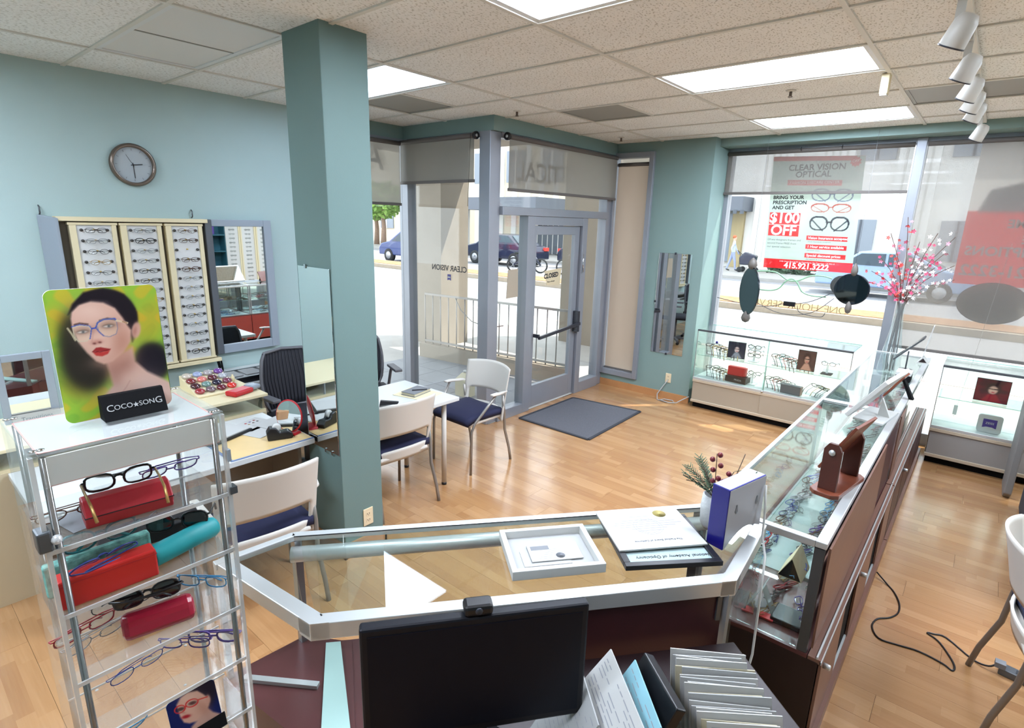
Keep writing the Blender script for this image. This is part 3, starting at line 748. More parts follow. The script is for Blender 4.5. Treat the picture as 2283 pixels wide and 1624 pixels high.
for x in (-16.6,-14.2,-9.0,-6.4,-3.2,.4,3.8,7.2,10.5,14.0):
    p_ = MB().box(x-.75,x+.75,-.45,0,0,15).build('pilaster','bld_white',B)
    for s in (-.45,-.15,.15,.45): MB().box(x+s-.04,x+s+.04,-.5,-.45,.4,15).build('rib','bld_pale_grey',p_)
MB().box(-12.9,-10.0,-1.6,0,2.9,3.6).build('awning','bld_canopy',B)
for k in range(9): MB().box(-12.8+k*.34,-12.62+k*.34,-1.65,-1.6,2.75,2.95).build('awning_fringe','bld_dark',B)
q = MB().box(-12.6,-10.9,-.2,-.05,.3,2.8).build('window','bld_pane',B)
for k in range(3): MB().box(-12.6+k*.58,-12.54+k*.58,-.26,-.2,.3,2.8).build('mullion','bld_tan',q)
MB().box(-10.9,-10.3,-.25,0,0,2.9).build('door_surround','bld_tan',B)
MB().box(-8.2,-7.3,-.1,0,1.0,1.9).build('notice_panel','bld_beige',B)
for x in (-5.0,-1.4,2.1,5.5,9.0):
    q = MB().box(x-.6,x+.6,-.15,0,.9,2.6).build('window','bld_pane',B); MB().box(x-.04,x+.04,-.2,-.15,.9,2.6).build('mullion','bld_dark',q)
for x in (-12,-4.8,-1.4,2.1,5.5): 
    q = MB().box(x-.7,x+.7,-.15,0,5.2,7.4).build('window','bld_pane',B); MB().box(x-.04,x+.04,-.2,-.15,5.2,7.4).build('mullion','bld_dark',q)
Cb = thing('brick_building','low shaded building among the trees far down the street','building',(-44,32,0))
MB().box(-8,9.5,0,6,0,9).build('wall','bld_beige',Cb)
for k in range(4):
    q = MB().box(-6+k*3.6,-4.2+k*3.6,-.1,.05,1.2,3.2).build('window','bld_pane',Cb); MB().box(-5.15+k*3.6,-5.05+k*3.6,-.14,-.1,1.2,3.2).build('mullion','bld_white',q)
# ---- trees
mat('bark',(150,124,106),.9,noise=.15,nscale=10); mat('leaf_a',(112,150,62),.7,vary=.0); mat('leaf_b',(140,176,84),.7); mat('hedge',(86,104,84),.9)
def tree(loc, h, r, label, seed):
    rnd = random.Random(seed); t = thing('street_tree', label, 'tree', loc, group='trees down the street')
    MB().tube([(0,0,0),(.06,.03,h*.3),(-.05,.02,h*.55),(.05,0,h*.8)],[.22,.17,.13,.06],8).tube([(0,0,h*.45),(.5*r,.2,h*.68)],[.1,.04],6).tube([(0,0,h*.5),(-.5*r,-.2,h*.72)],[.1,.04],6).build('trunk','bark',t)
    for m in ('leaf_a','leaf_b'):
        mb = MB()
        for k in range(420):
            a = rnd.uniform(0,2*PI); u = rnd.uniform(-1,1); q = r*rnd.uniform(.45,1)**.6
            c = Vector((q*math.sqrt(1-u*u)*math.cos(a), q*math.sqrt(1-u*u)*math.sin(a), h*.72+q*u*.75))
            e1 = Vector((rnd.gauss(0,1),rnd.gauss(0,1),rnd.gauss(0,1))).normalized(); e2 = e1.orthogonal().normalized(); s = rnd.uniform(.14,.3)
            mb.add([c-e1*s,c+e2*s*.5,c+e1*s,c-e2*s*.5],[(0,1,2,3)])
        tag(mb.build('foliage',m,t),kind='stuff')
tree((-34.6,26.0,.03),4.6,1.7,'bright green street tree under the hem of the grey shade',1)
tree((-37.6,27.6,.03),4.2,1.6,'darker green street tree behind the nearer one',2)
tree((-31.3,26.4,.03),5.0,1.4,'street tree beside the concrete pillar',3)
hd = MB()
rnd = random.Random(5)
for k in range(900):
    c = Vector((rnd.uniform(-8.2,-3.5),28.3+rnd.uniform(0,.8),rnd.uniform(0,.75)))
    e1 = Vector((rnd.gauss(0,1),rnd.gauss(0,1),rnd.gauss(0,1))).normalized(); e2 = e1.orthogonal().normalized(); s = .13
    hd.add([c-e1*s,c+e2*s*.6,c+e1*s,c-e2*s*.6],[(0,1,2,3)])
tag(hd.build('hedge','hedge'),'low clipped hedge on the far sidewalk','hedge',kind='stuff')
# ================================================================== EYEGLASSES KIT
FRAME_COL = {'black':(20,20,24),'brown':(84,52,36),'gold':(176,140,82),'silver':(150,152,156),'blue':(48,66,140),'teal':(40,126,132),'red':(150,36,44),'purple':(92,70,140),'sky':(70,150,200),'dark':(52,50,54)}
for k_, c_ in FRAME_COL.items(): mat('fr_'+k_, c_, .3, .55 if k_ in ('gold','silver') else 0)
STY = {'rect':(.0265,.0165,3.2,.0019),'oval':(.026,.0175,2.1,.0015),'round':(.0235,.0215,2.0,.0018),'cat':(.0275,.019,2.6,.0028),'thin':(.0265,.0155,2.6,.0012),'bold':(.027,.0185,2.8,.0026)}
_gcache = {}
def _rim(style, sd, n=16):
    a, b, e, r = STY[style]; P = []
    for k in range(n):
        t = 2*PI*k/n; c, s = math.cos(t), math.sin(t)
        x = a*math.copysign(abs(c)**(2/e), c); z = b*math.copysign(abs(s)**(2/e), s)
        if style == 'cat': z += .006*max(0, x/a)**2*(1 if z > 0 else .3)
        P.append((sd*(x+a+.009), .003*(x/a)**2*(1 if True else 0), z))
    return P
def glasses_mb(style, part, fold=False):
    a, b, e, r = STY[style]; mb = MB(); hw = 2*a+.009
    if part in ('front','all'):
        for sd in (-1,1): mb.tube(_rim(style, sd), r, 4, closed=True)
        mb.tube([(-.0105,.0,.004),(-.004,-.003,.0075),(.004,-.003,.0075),(.0105,0,.004)], r*1.1, 4)
        for sd in (-1,1): mb.tube([(sd*hw,.003,.007),(sd*(hw+.005),.004,.008),(sd*(hw+.006),.010,.008)], max(r,.0013), 4)
    for sd in (-1,1):
        if part in ('all','temple%d' % sd):
            if fold: pts = [(sd*(hw+.006),.010,.008),(sd*(hw-.02),.012+.003*(sd+1),.004),(-sd*(hw-.035),.014+.003*(sd+1),.0),(-sd*(hw-.02),.016+.003*(sd+1),-.010)]
            else: pts = [(sd*(hw+.006),.010,.008),(sd*(hw+.005),.06,.007),(sd*(hw+.003),.105,.004),(sd*hw,.140,-.020)]
            mb.tube(pts, [max(r*.9,.001),max(r*.9,.001),max(r*1.1,.0014),max(r*1.2,.0018)], 4)
    if part == 'lens':
        pass
    return mb
def lens_mb(style, sd):
    P = [(x,y+.0005,z) for x,y,z in _rim(style, sd)]; return MB().extr(P, (0,.0008,0))
def glasses(style, col, M, label, group=None, parts=True, lens='lens', fold=False, lens_on=True, name='eyeglasses'):
    key = (style, col, fold)
    if key not in _gcache:
        d = {}
        for p in ('front','temple-1','temple1','all'):
            gm = glasses_mb(style, p, fold); nf = len(gm.f)
            if p == 'all':
                for sd in (-1,1): L_ = lens_mb(style, sd); gm.add(L_.v, L_.f)
            me = gm.mesh('eyeglasses_'+p); me.materials.append(MATS['fr_'+col])
            if p == 'all':
                me.materials.append(MATS['lens']); me.polygons.foreach_set('material_index', [0 if i_ < nf else 1 for i_ in range(len(gm.f))])
            d[p] = me
        _gcache[key] = d
    lk = ('lens', style, lens)
    if lk not in _gcache:
        L = []
        for sd in (-1,1):
            me = lens_mb(style, sd).mesh('lens'); me.materials.append(MATS[lens]); L.append(me)
        _gcache[lk] = L
    d = _gcache[key]
    if parts:
        t = thing(name, label, 'glasses', group=group); t.matrix_world = M
        inst(d['front'], 'front_frame', None, t); inst(d['temple-1'], 'temple', None, t); inst(d['temple1'], 'temple', None, t)
        if lens_on:
            for me in _gcache[lk]: inst(me, 'lens', None, t)
        return t
    o = inst(d['all'], name, None); o.matrix_world = M
    return tag(o, label, 'glasses', group)
def TR(loc, rz=0.0, rx=0.0, ry=0.0, s=1.0):
    return Matrix.Translation(Vector(loc)) @ Matrix.Rotation(rz,4,'Z') @ Matrix.Rotation(ry,4,'Y') @ Matrix.Rotation(rx,4,'X') @ Matrix.Scale(s,4)

# ================================================================== LONG SHOWCASE ROW
mat('case_red', (150,58,50), .4, noise=.05); mat('case_brown', (122,86,72), .38, noise=.05, nscale=10)
mat('deck_white',(186,194,194),.3); mat('deck_maroon', (92,52,52), .3, noise=.05)
def showcase(y0, y1, label, near_end):
    t = thing('glass_showcase', label, 'showcase', (0,0,0))
    xf, xr, zt = -.735, -.275, .95
    MB().box(xf+.02,xr-.03,y0+.02,y1-.02,zt-.008,zt-.001).build('top_glass','case_glass',t)
    for q in ((xf,xf+.022,y0,y1),(xr-.04,xr,y0,y1)): MB().box(*q,zt-.026,zt).build('top_rail','alum_light',t,bevel=.003)
    MB().box(xf+.022,xr-.04,y0,y0+.03,zt-.03,zt).build('top_rail','alum_light',t,bevel=.003)
    MB().box(xf+.022,xr-.04,y1-.012,y1,zt-.02,zt).build('top_rail','alum_light',t,bevel=.003)
    for (x,yy) in ((xf+.009,y0+.009),(xf+.009,y1-.011)): MB().box(x-.007,x+.007,yy-.007,yy+.007,.47,zt-.026).build('post','alum',t)
    MB().box(xr-.04,xr-.005,y0+.002,y0+.03,.47,zt-.03).build('rear_post','alum_dark',t)
    MB().box(xr-.035,xr-.008,y1-.03,y1-.002,.47,zt-.03).build('rear_post','alum_dark',t)
    MB().box(xf+.004,xf+.009,y0+.02,y1-.02,.475,zt-.024).build('front_glass','case_glass',t)
    MB().box(xf+.02,xr-.045,y0+.006,y0+.011,.475,zt-.03).build('end_glass','case_glass',t)
    if not near_end: MB().box(xf+.02,xr-.045,y1-.011,y1-.006,.475,zt-.02).build('end_glass','case_glass',t)
    for zz, xa in ((.70,-.60),):
        MB().box(xa,xr-.05,y0+.05,y1-.05,zz,zz+.006).build('glass_shelf','case_glass',t)
        MB().box(xa-.0015,xa,y0+.05,y1-.05,zz,zz+.006).build('shelf_edge','glass_edge',t)
    for k in range(4):
        yy = y0+.15+k*(y1-y0-.3)/3
        MB().box(xr-.11,xr-.05,yy-.006,yy+.006,.685,.70).build('shelf_bracket','alum',t)
    MB().box(xf,xr,y0,y1,.45,.468).build('deck','deck_maroon',t)
    MB().box(xf+.02,xr-.05,y0+(.50 if near_end else .02),y1-.02,.468,.472).build('reflection_sheet','deck_white',t)  # pale sheet standing in for bright reflections in the glass shelf
    MB().box(xr-.05,xr-.046,y0+(.22 if near_end else .04),y1-.04,.49,.92).build('back_reflector','mirror',t)  # mirror sheet added to brighten the case interior
    MB().box(xf,-.235,y0,y1,.06,.45).build('base','dark_maroon' if near_end else 'maroon',t)
    MB().box(xf-.004,xf,y0,y1,.06,.45).build('front_panel','case_red',t)
    MB().box(xf+.05,-.25,y0+.03,y1,0,.06).build('toe_kick','black_matte',t)
    return t
s1 = showcase(2.16, 4.18, 'long glass showcase carrying the wooden mirror stand', True)
s2 = showcase(4.19, 6.36, 'glass showcase continuing to the street window with blossoms behind', False)
# staff side of the row: sliding doors, rails, knobs
for t, y0, y1 in ((s1,2.16,4.18),(s2,4.19,6.36)):
    MB().box(-.262,-.205,y0,y1,0,.075).build('bottom_rail','case_brown',t)
    MB().box(-.272,-.226,y0+.002,y1-.002,.445,.465).build('ledge','case_brown',t)
    for xx,zz in ((-.226,.452),(-.240,.469)): MB().box(xx-.003,xx+.003,y0+.002,y1-.002,zz-.006,zz+.006).build('door_track','alum_light',t)
    mid = (y0+y1)/2
    if t is s1:
        MB().box(-.270,-.262,y0+.02,y0+1.42,.49,.925).build('sliding_door','case_brown',t)
        MB().box(-.282,-.274,y0+1.30,y1-.02,.49,.925).build('sliding_door','maroon',t)
        MB().box(-.232,-.222,y0+.01,y0+.46,.075,.44).build('sliding_door','case_brown',t)
        MB().box(-.232,-.222,y0+.80,y0+1.28,.075,.44).build('sliding_door','case_brown',t)
        MB().box(-.232,-.222,y0+1.62,y1-.01,.075,.44).build('sliding_door','case_brown',t)
        for yy in (y0+.06,y0+.86): 
            k = MB().lathe([(.012,0),(.012,.022),(.009,.026)],(0,0,0),10,axis='x').build('knob','alum_light',t); k.location = (-.222,yy,.41)
        MB().box(-.238,-.225,y0+.46,y0+.80,.075,.085).build('floor_track','alum_light',t); MB().box(-.238,-.225,y0+1.28,y0+1.62,.075,.085).build('floor_track','alum_light',t)
        MB().box(-.2355,-.2345,y0+.46,y0+.80,.085,.44).build('opening_shade','black_matte',t); MB().box(-.2355,-.2345,y0+1.28,y0+1.62,.085,.44).build('opening_shade','black_matte',t)  # black sheets stand in for the shade inside the open cabinet
    else:
        MB().box(-.270,-.264,y0+.02,y0+.25,.49,.925).build('sliding_door','case_brown',t)
        MB().box(-.272,-.266,y0+.25,y1-.02,.49,.925).build('sliding_glass','case_glass',t)
        for k in range(4): MB().box(-.232,-.222,y0+.01+k*.53,y0+.51+k*.53,.075,.44).build('sliding_door','maroon',t)
        k = MB().lathe([(.012,0),(.012,.022),(.009,.026)],(0,0,0),10,axis='x').build('knob','alum_light',t); k.location = (-.222,y0+.5,.41)
# eyeglasses laid out inside
rnd = random.Random(21)
cols = ['dark','silver','black','blue','silver','purple','brown','sky','dark','red','gold','teal']
stys = ['rect','oval','thin','bold','cat','round','rect']
def scatter(y0, y1, zsh, xs, dy, n_label, group, tilt, pick=cols):
    y = y0
    while y < y1:
        for x in xs:
            st = rnd.choice(stys); c = rnd.choice(pick)
            M = TR((x+rnd.uniform(-.012,.012), y+rnd.uniform(-.01,.01), zsh+.020), -PI/2+rnd.uniform(-.5,.5), -tilt+rnd.uniform(-.15,.15))
            glasses(st, c, M, n_label % {'dark':'charcoal','sky':'sky blue'}.get(c,c), group, parts=False, fold=True)
        y += dy
scatter(2.30,4.10,.708,(-.55,-.395),.070,'%s eyeglasses lying on the glass shelf of the long showcase','eyeglasses on the long showcase shelf',1.1)
scatter(2.32,4.10,.472,(-.62,-.47,-.36),.105,'%s eyeglasses lying on the maroon deck of the long showcase','eyeglasses on the long showcase deck',1.1)
scatter(4.32,6.25,.708,(-.54,-.415),.10,'%s eyeglasses on the shelf of the showcase near the window','eyeglasses on the far showcase shelf',1.1,['red','silver','dark','purple','silver','brown','red'])
scatter(4.32,6.25,.472,(-.60,-.42),.14,'%s eyeglasses on the deck of the showcase near the window','eyeglasses on the far showcase deck',1.1)
# end-of-case contents
tc_ = thing('triangle_stand','cream triangular display block with black end inside the showcase','display block',(-.395,2.29,.706))
MB().extr([(-.045,-.05,0),(.045,-.05,0),(0,-.05,.095)],(0,.14,0)).build('body','cream',tc_)
MB().extr([(-.042,-.0515,.003),(.042,-.0515,.003),(0,-.0515,.088)],(0,.001,0)).build('end_face','black_matte',tc_)
tr_ = thing('display_tray','dark tray with a pair of eyeglasses under the glass shelf','tray',(-.385,2.33,.472))
MB().box(-.06,.06,-.07,.05,0,.022).build('tray','black_plastic',tr_,bevel=.004)
sg = thing('acrylic_holder','clear acrylic sign holder on the maroon deck','sign holder',(-.50,2.27,.472))
MB().extr([(-.055,-.03,0),(-.052,-.03,0),(.0,.03,.1),(-.003,.03,.1)],(.0,.11,.0)).build('panel','acrylic_edge',sg)
MB().extr([(.0,.03,.1),(.003,.03,.1),(.055,.03,0),(.052,.03,0)],(.0,.05,.0)).build('panel','acrylic_edge',sg)
pc = MB().box(-.49,-.43,2.25,2.29,.473,.48).build('folded_cloth','red'); tag(pc,'crumpled pink and purple cloth beside the acrylic holder','cloth')

# ================================================================== ANGLED GLASS COUNTER
P0,P1,P2,P3,P4,P5 = (-.45,1.71),(-.485,2.15),(-.738,2.145),(-1.765,.885),(-1.285,.672),(-1.79,.615)
ZT = .95; D2 = Vector((.633,.774,0)).normalized(); N2 = Vector((.774,-.633,0)).normalized()
gc = thing('glass_counter','angled glass counter holding the framed certificates','counter',(0,0,0))
def inset(poly, d):
    c = Vector((sum(p[0] for p in poly)/len(poly), sum(p[1] for p in poly)/len(poly)))
    return [tuple(Vector(p)+(c-Vector(p)).normalized()*d) for p in poly]
MB().prism(inset([P0,P1,P2,P3,P4],.02),ZT-.012,ZT-.004).build('top_glass','case_glass',gc)
def rail(a, b, wd, z0, z1, m, parent, name='top_rail', side=0):
    a = Vector((*a,0)); b = Vector((*b,0)); n = Vector((0,0,1)).cross((b-a).normalized())*side*wd/2
    return MB().bar(a+n+Vector((0,0,(z0+z1)/2)), b+n+Vector((0,0,(z0+z1)/2)), wd, z1-z0).build(name,m,parent,bevel=.003)
rail(P4,P0,.045,ZT-.055,ZT,'alum_light',gc,side=1)
rail(P0,P1,.045,ZT-.055,ZT,'alum_light',gc,side=1)
rail(P3,P2,.03,ZT-.02,ZT+.002,'alum_light',gc,side=-1)
rail(P3,P2,.014,ZT-.004,ZT+.001,'black_plastic',gc,'gasket',side=-3.4)
# rounded customer-side trim under the glass
hd_ = math.atan2(D2.y,D2.x)
a, b = Vector((*P3,ZT-.06))+N2*.05, Vector((*P2,ZT-.06))+N2*.05
MB().tube([a,b],.028,10).build('front_trim','alum_light',gc)
def post(p, z0, z1, parent, s=.014, m='alum'): return MB().box(p[0]-s,p[0]+s,p[1]-s,p[1]+s,z0,z1).build('post',m,parent)
def mitre(p, q1, q2, parent):
    p = Vector((*p,0)); a = (Vector((*q1,0))-p).normalized(); b = (Vector((*q2,0))-p).normalized()
    MB().prism([tuple((p+v)[:2]) for v in (a*0, a*.052, a*.052+b*.03, (a+b).normalized()*.05, b*.052+a*.03, b*.052)],ZT-.056,ZT+.0008).build('corner_cap','alum_light',parent)
mitre(P4,P0,P5,gc); mitre(P0,P4,P1,gc)
post(Vector(P3)+Vector((.02,.0)),.5,ZT-.02,gc); post(Vector(P0)+Vector((-.03,-.0)),.12,ZT-.05,gc,.018); post(Vector(P2)+Vector((.0,-.03)),.5,ZT-.02,gc,.018,'alum_dark')
q0 = Vector(P3)+Vector((.012,0)); q1 = Vector(P2)+Vector((.012,0))
MB().bar((*q0,.725),(*q1,.725),.006,.42).build('front_glass','case_glass',gc)
def lp(x, y):   # local: along counter from P0 (negative = towards P4), y towards staff
    v = Vector((*P0,0))+D2*x+N2*y; return (v.x, v.y)
MB().prism([lp(.0,-.04),lp(-1.28,-.04),lp(-1.45,-.46),lp(.12,-.46)],.06,.494).build('base','deck_maroon',gc)
MB().prism([lp(-.02,-.012),lp(-.56,-.012),lp(-.56,-.03),lp(-.02,-.03)],.50,ZT-.06).build('sliding_door','maroon',gc)
MB().prism([lp(-.54,-.034),lp(-1.10,-.034),lp(-1.10,-.05),lp(-.54,-.05)],.50,ZT-.06).build('sliding_door','maroon',gc)
MB().prism([lp(-.04,-.004),lp(-.055,-.004),lp(-.055,-.014),lp(-.04,-.014)],.80,ZT-.06).build('finger_pull','alum_dark',gc)
MB().prism([lp(-1.075,-.026),lp(-1.09,-.026),lp(-1.09,-.036),lp(-1.075,-.036)],.70,ZT-.1).build('finger_pull','alum_dark',gc)
MB().prism([P0,P1,(-.50,2.145),(-.47,1.73)],.10,.88).build('corner_glass','case_glass',gc)
ce = thing('corner_showcase','low wedge shaped glass end of the counter above a maroon deck','showcase',(0,0,0))
MB().prism(inset([P3,P4,P5],.03),ZT-.012,ZT-.004).build('top_glass','case_glass',ce)
rail(P5,P4,.05,ZT-.05,ZT,'alum_light',ce,side=1)
rail(P3,P5,.03,ZT-.02,ZT+.002,'alum_light',ce,side=1)
MB().prism([(-1.76,.90),(-1.78,.60),(-1.30,.66),(-1.27,.79),(-1.60,1.0)],.06,.50).build('base','deck_maroon',ce)
post((-1.765,.62),.5,ZT-.05,ce,.009)
mat('mint', (176,206,200), .35)
tag(MB().prism([(-1.655,.925),(-1.62,.965),(-1.20,.735),(-1.26,.66)],.501,.512).build('laminate_strip','mint'),'mint coloured laminate strip lying on the maroon deck','strip')
tag(MB().bar((-1.72,.645,.508),(-1.50,.80,.508),.022,.014).build('metal_strip','alum_light'),'loose aluminium strip lying on the maroon deck','strip')

# staff desk, monitor, paperwork
dk = thing('staff_desk','dark desk under the black monitor','desk',(0,0,0))
MB().prism([lp(.0,.03),lp(-1.05,.03),lp(-1.05,.62),lp(.0,.62)],.71,.74).build('desk_top','dark_maroon',dk,bevel=.004)
for x,y in ((0,.06),(-1.0,.06),(0,.58),(-1.0,.58)):
    p = lp(x,y); MB().box(p[0]-.02,p[0]+.02,p[1]-.02,p[1]+.02,0,.71).build('leg','alum',dk)
mo = thing('monitor','black computer monitor in front of the glass counter','monitor',(-.735,.782,.74),math.atan2(.409,.317))
mat('screen', (16,19,30), .35, spec=.15); mat('bezel', (20,21,28), .45, spec=.25)
MB().box(-.259,.259,-.012,.018,.165,.477).build('bezel','bezel',mo,bevel=.006)
MB().box(-.243,.243,-.0135,-.012,.185,.458).build('screen','screen',mo)
MB().box(-.03,.03,.018,.05,.05,.30).build('neck','black_plastic',mo,bevel=.006)
MB().lathe([(.11,0),(.11,.012),(.03,.02)],(0,.05,0),20).build('base','black_plastic',mo)
wc = thing('webcam','small black webcam perched on top of the monitor','webcam',(-.735,.782,1.217),math.atan2(.409,.317))
MB().box(-.033,.033,-.012,.03,0,.026).build('housing','black_plastic',wc,bevel=.008)
MB().lathe([(.008,-.014),(.009,-.011)],(0,0,.014),10,axis='y').build('lens_ring','gun',wc)
mat('paper_blue',(140,190,202),.7); mat('paper_line',(150,152,158),.8); mat('mag_red',(190,44,46),.5); mat('mag_yellow',(190,182,156),.6)
def leaf(name, label, A, B, bot, m, th=.003, rows=0, group=None, cat='paper', lo=.746):
    """sheet with top edge A-B, leaning so that its foot is displaced by bot; origin at the foot centre"""
    A = Vector(A); B = Vector(B); drop = Vector((bot[0],bot[1],lo-A.z)); C = B+drop; Dd = A+drop; o = (C+Dd)/2
    t = thing(name, label, cat, o, group=group); n = (B-A).cross(drop).normalized()*th
    if n.z < 0: n = -n
    MB().extr([A-o,B-o,C-o,Dd-o],-n).build('page' if th < .01 else 'board',m,t,bevel=.004 if th > .01 else 0)
    if rows:
        r_ = random.Random(len(label)); mb = MB(); ee = n.normalized()*.0006
        for k in range(rows):
            f0 = .06+.86*k/rows; a = .06
            while a < .88:
                L = r_.uniform(.05,.2)
                if r_.random() > .4:
                    q = [A+(B-A)*u+drop*v-o+ee for u,v in ((a,f0),(min(a+L,.94),f0),(min(a+L,.94),f0+.008),(a,f0+.008))]; mb.add(q,[(0,1,2,3)])
                a += L+.03
        tag(mb.build('printed_lines','paper_line',t),kind='stuff')
    return t
lean = -D2*.16
leaf('document','white printed document leaning beside the monitor',(-.575,1.115,1.0),(-.395,.955,1.0),lean*1.25,'paper',.004,26)
leaf('document','white creased document under the printed one at the monitor edge',(-.64,1.06,.97),(-.50,.94,.95),lean*.8,'paper_grey',.004,14)
leaf('document','light blue form standing behind the white documents',(-.515,1.135,.99),(-.375,.995,.99),lean*1.0,'paper_blue',.004,18)
og = leaf('desk_organizer','black plastic file divider standing between the paper piles',(-.505,1.165,1.0),(-.365,1.055,1.0),lean*.75,'black_plastic',.03,cat='organizer',lo=.742)
for k in range(3):
    p = Vector((-.02-.0-.0,0,0)); q = MB().obox(Vector((.0,.0,.17))+N2*(.0+.022*k)-D2*.005+Vector((0,0,-.012*k)),(.018,.003,.02),Matrix.Rotation(hd_+PI/2,3,'Z') if False else None).build('price_tag','paper',og)
NTH = ['first','second','third','fourth','fifth','sixth','seventh','eighth','ninth','tenth','eleventh','twelfth','thirteenth','fourteenth','fifteenth','sixteenth','seventeenth','eighteenth']
rpp = random.Random(9)
for k in range(18):
    off = N2*(.0105*k); zt = .985-.003*k+rpp.uniform(-.012,.008); m = ['paper','paper_grey','paper','paper','mag_yellow','paper_grey'][k%6]
    A_ = Vector((-.465,1.245,zt))+off; A_ += D2*rpp.uniform(-.01,.01); B_ = Vector((-.315,1.355,zt+rpp.uniform(-.01,.008)))+off+D2*rpp.uniform(-.012,.012)
    lab = ['white letter','grey envelope','folded white form','cream envelope','printed page','grey printed page'][k%6]+', '+NTH[k]+' back to front in the filed papers'
    if k == 17: lab = 'white magazine with two red stripes in front of the filed papers'
    t = leaf('filed_paper' if k < 17 else 'magazine', lab, A_, B_, N2*.05, m if k < 17 else 'paper', .0035, 0 if k < 17 else 22, group='papers filed on the staff desk')
    if k == 17:
        for j in range(2):
            n_ = (B_-A_); dr = Vector((N2.x*.05,N2.y*.05,.746-A_.z)); o_ = (A_+B_)/2+dr
            ee = n_.cross(dr).normalized(); ee = ee if ee.z > 0 else -ee
            q = [A_+n_*u+dr*v-o_+ee*.0012 for u,v in ((.72+.13*j,.05),(.80+.13*j,.05),(.80+.13*j,.42),(.72+.13*j,.42))]
            MB().extr(q,ee*.0004).build('red_stripe','mag_red',t)
# framed certificates and plates on the counter
def on_counter(px, py): return Vector((px,py,ZT))
wfm = thing('framed_certificate','shallow white frame holding two small cards on the counter','picture frame',(-.99,1.412,ZT),math.atan2(.25,.20))
a, b = .158, .128
for q in ((-a,a,-b,-b+.018),(-a,a,b-.018,b),(-a,-a+.018,-b+.018,b-.018),(a-.018,a,-b+.018,b-.018)): MB().box(*q,0,.034).build('frame_side','alum_light' if False else 'white_plastic',wfm,bevel=.002)
MB().box(-a+.018,a-.018,-b+.018,b-.018,.0,.006).build('backing','paper_grey',wfm)
crd = MB().box(-.075,.105,-.052,.045,.010,.013).build('card','paper',wfm)
g_ = MB().box(-.065,.0,.012,.036,.0131,.0135)
g_.build('grey_block','ink_grey',crd)
tag(text('Licensed Spectacle Lens Dispenser',.008,'ink',crd,(.02,-.005,.0133),frame3((-1,0,0),(0,-1,0))),None) if False else None
for k in range(6):
    MB().box(-.05+.01*k,.06-.006*k,-.04+.010*k,-.038+.010*k,.0131,.0133).build('print_line','paper_line',crd)
MB().lathe([(.013,0),(.016,.0003)],(.03,-.028,.0131),16).build('seal','paper_line',crd)
MB().box(-.105,.06,-.07,.02,.006,.008).build('under_card','paper_grey',wfm)
bfm = thing('framed_diploma','black picture frame lying under the white certificate plate','picture frame',(-.748,1.742,ZT),math.atan2(.25,.22)-.02)
a, b = .172, .16
for q in ((-a,a,-b,-b+.024),(-a,a,b-.024,b),(-a,-a+.024,-b+.024,b-.024),(a-.024,a,-b+.024,b-.024)): MB().box(*q,0,.018).build('frame_side','black_plastic',bfm,bevel=.002)
mat('cert_blue',(160,180,180),.6)
MB().box(-a+.024,a-.024,-b+.024,b-.024,.0,.010).build('certificate','cert_blue',bfm)
text('National Academy of Opticianry',.021,'ink',bfm,(.02,-.105,.0105),frame3((-1,0,0),(0,-1,0)))
text('Laura Burbank Davis',.014,'ink',bfm,(.02,-.075,.0105),frame3((-1,0,0),(0,-1,0))) if False else None
cp = thing('certificate_plate','white certificate plate with yellow seal lying on the black frame','certificate',(-.795,1.772,ZT+.0185),math.atan2(.25,.22)+.03)
MB().box(-.165,.165,-.125,.135,0,.006).build('plate','paper',cp)
mat('seal_yellow',(236,214,130),.6)
MB().lathe([(.022,.0),(.026,.0004)],(.08,.098,.0061),20).build('seal','seal_yellow',cp)
ln = MB()
for k,(w1_,y_) in enumerate(((.05,.085),(.09,.06),(.12,.045),(.14,.03),(.11,.015),(.07,0),(.05,-.015))): ln.box(-w1_,w1_,y_,y_+.003,.0061,.0063)
tag(ln.build('print_lines','paper_line',cp),kind='stuff')
text('The Medical Board of California',.014,'ink_grey',cp,(0,-.08,.0064),frame3((-1,0,0),(0,-1,0)))
cring = MB()
for r in (.055,.045): cring.tube([(r*math.cos(2*PI*k/28),.015+r*math.sin(2*PI*k/28),.0062) for k in range(28)],.0005,3,closed=True)
cring.build('watermark_ring','paper_line',cp)
# blue and white light-box sign seen from behind, with cord
mat('sign_blue',(30,27,120),.25); mat('sign_white',(164,166,172),.3)
cA, cB = Vector((-.55,1.85)), Vector((-.497,2.075)); ux = (cB-cA).normalized()
sb = thing('sign_box','blue sided white sign box seen from behind on the counter','sign',(cA.x,cA.y,ZT),math.atan2(ux.y,ux.x))
prof = [(0,0),(.0,.235),(.232,.235),(.232,.03)]+[(.232-.232*k/8, .03+.045*math.sin(PI*(k/8))*.9-.03*(k/8)) for k in range(1,8)]
MB().extr([(x,0,z) for x,z in prof],(0,.068,0)).build('body','sign_blue',sb,bevel=.002)
MB().extr([(x*.985+.003,-.0012,z*.985+.001) for x,z in prof],(0,.001,0)).build('back_panel','sign_white',sb)
MB().box(.004,.228,.004,.064,.2352,.2362).build('top_panel','sign_white',sb)
for x in (.055,.185):
    MB().extr([(x-.003,-.0024,.165),(x+.003,-.0024,.165),(x+.008,-.0024,.138),(x,-.0024,.130),(x-.008,-.0024,.138)],(0,.001,0)).build('hanging_slot','ink_grey',sb)
wcd = MB().tube([(-.490,2.062,1.15),(-.478,2.055,1.05),(-.470,2.04,.955),(-.43,1.95,.93),(-.415,1.9,.80),(-.40,1.85,.60),(-.40,1.75,.45),(-.37,1.68,.30),(-.38,1.6,.05),(-.40,1.5,.005)],.0042,6).build('sign_cable','white_plastic')
tag(wcd,'white power cord hanging from the sign box down past the counter','cord')
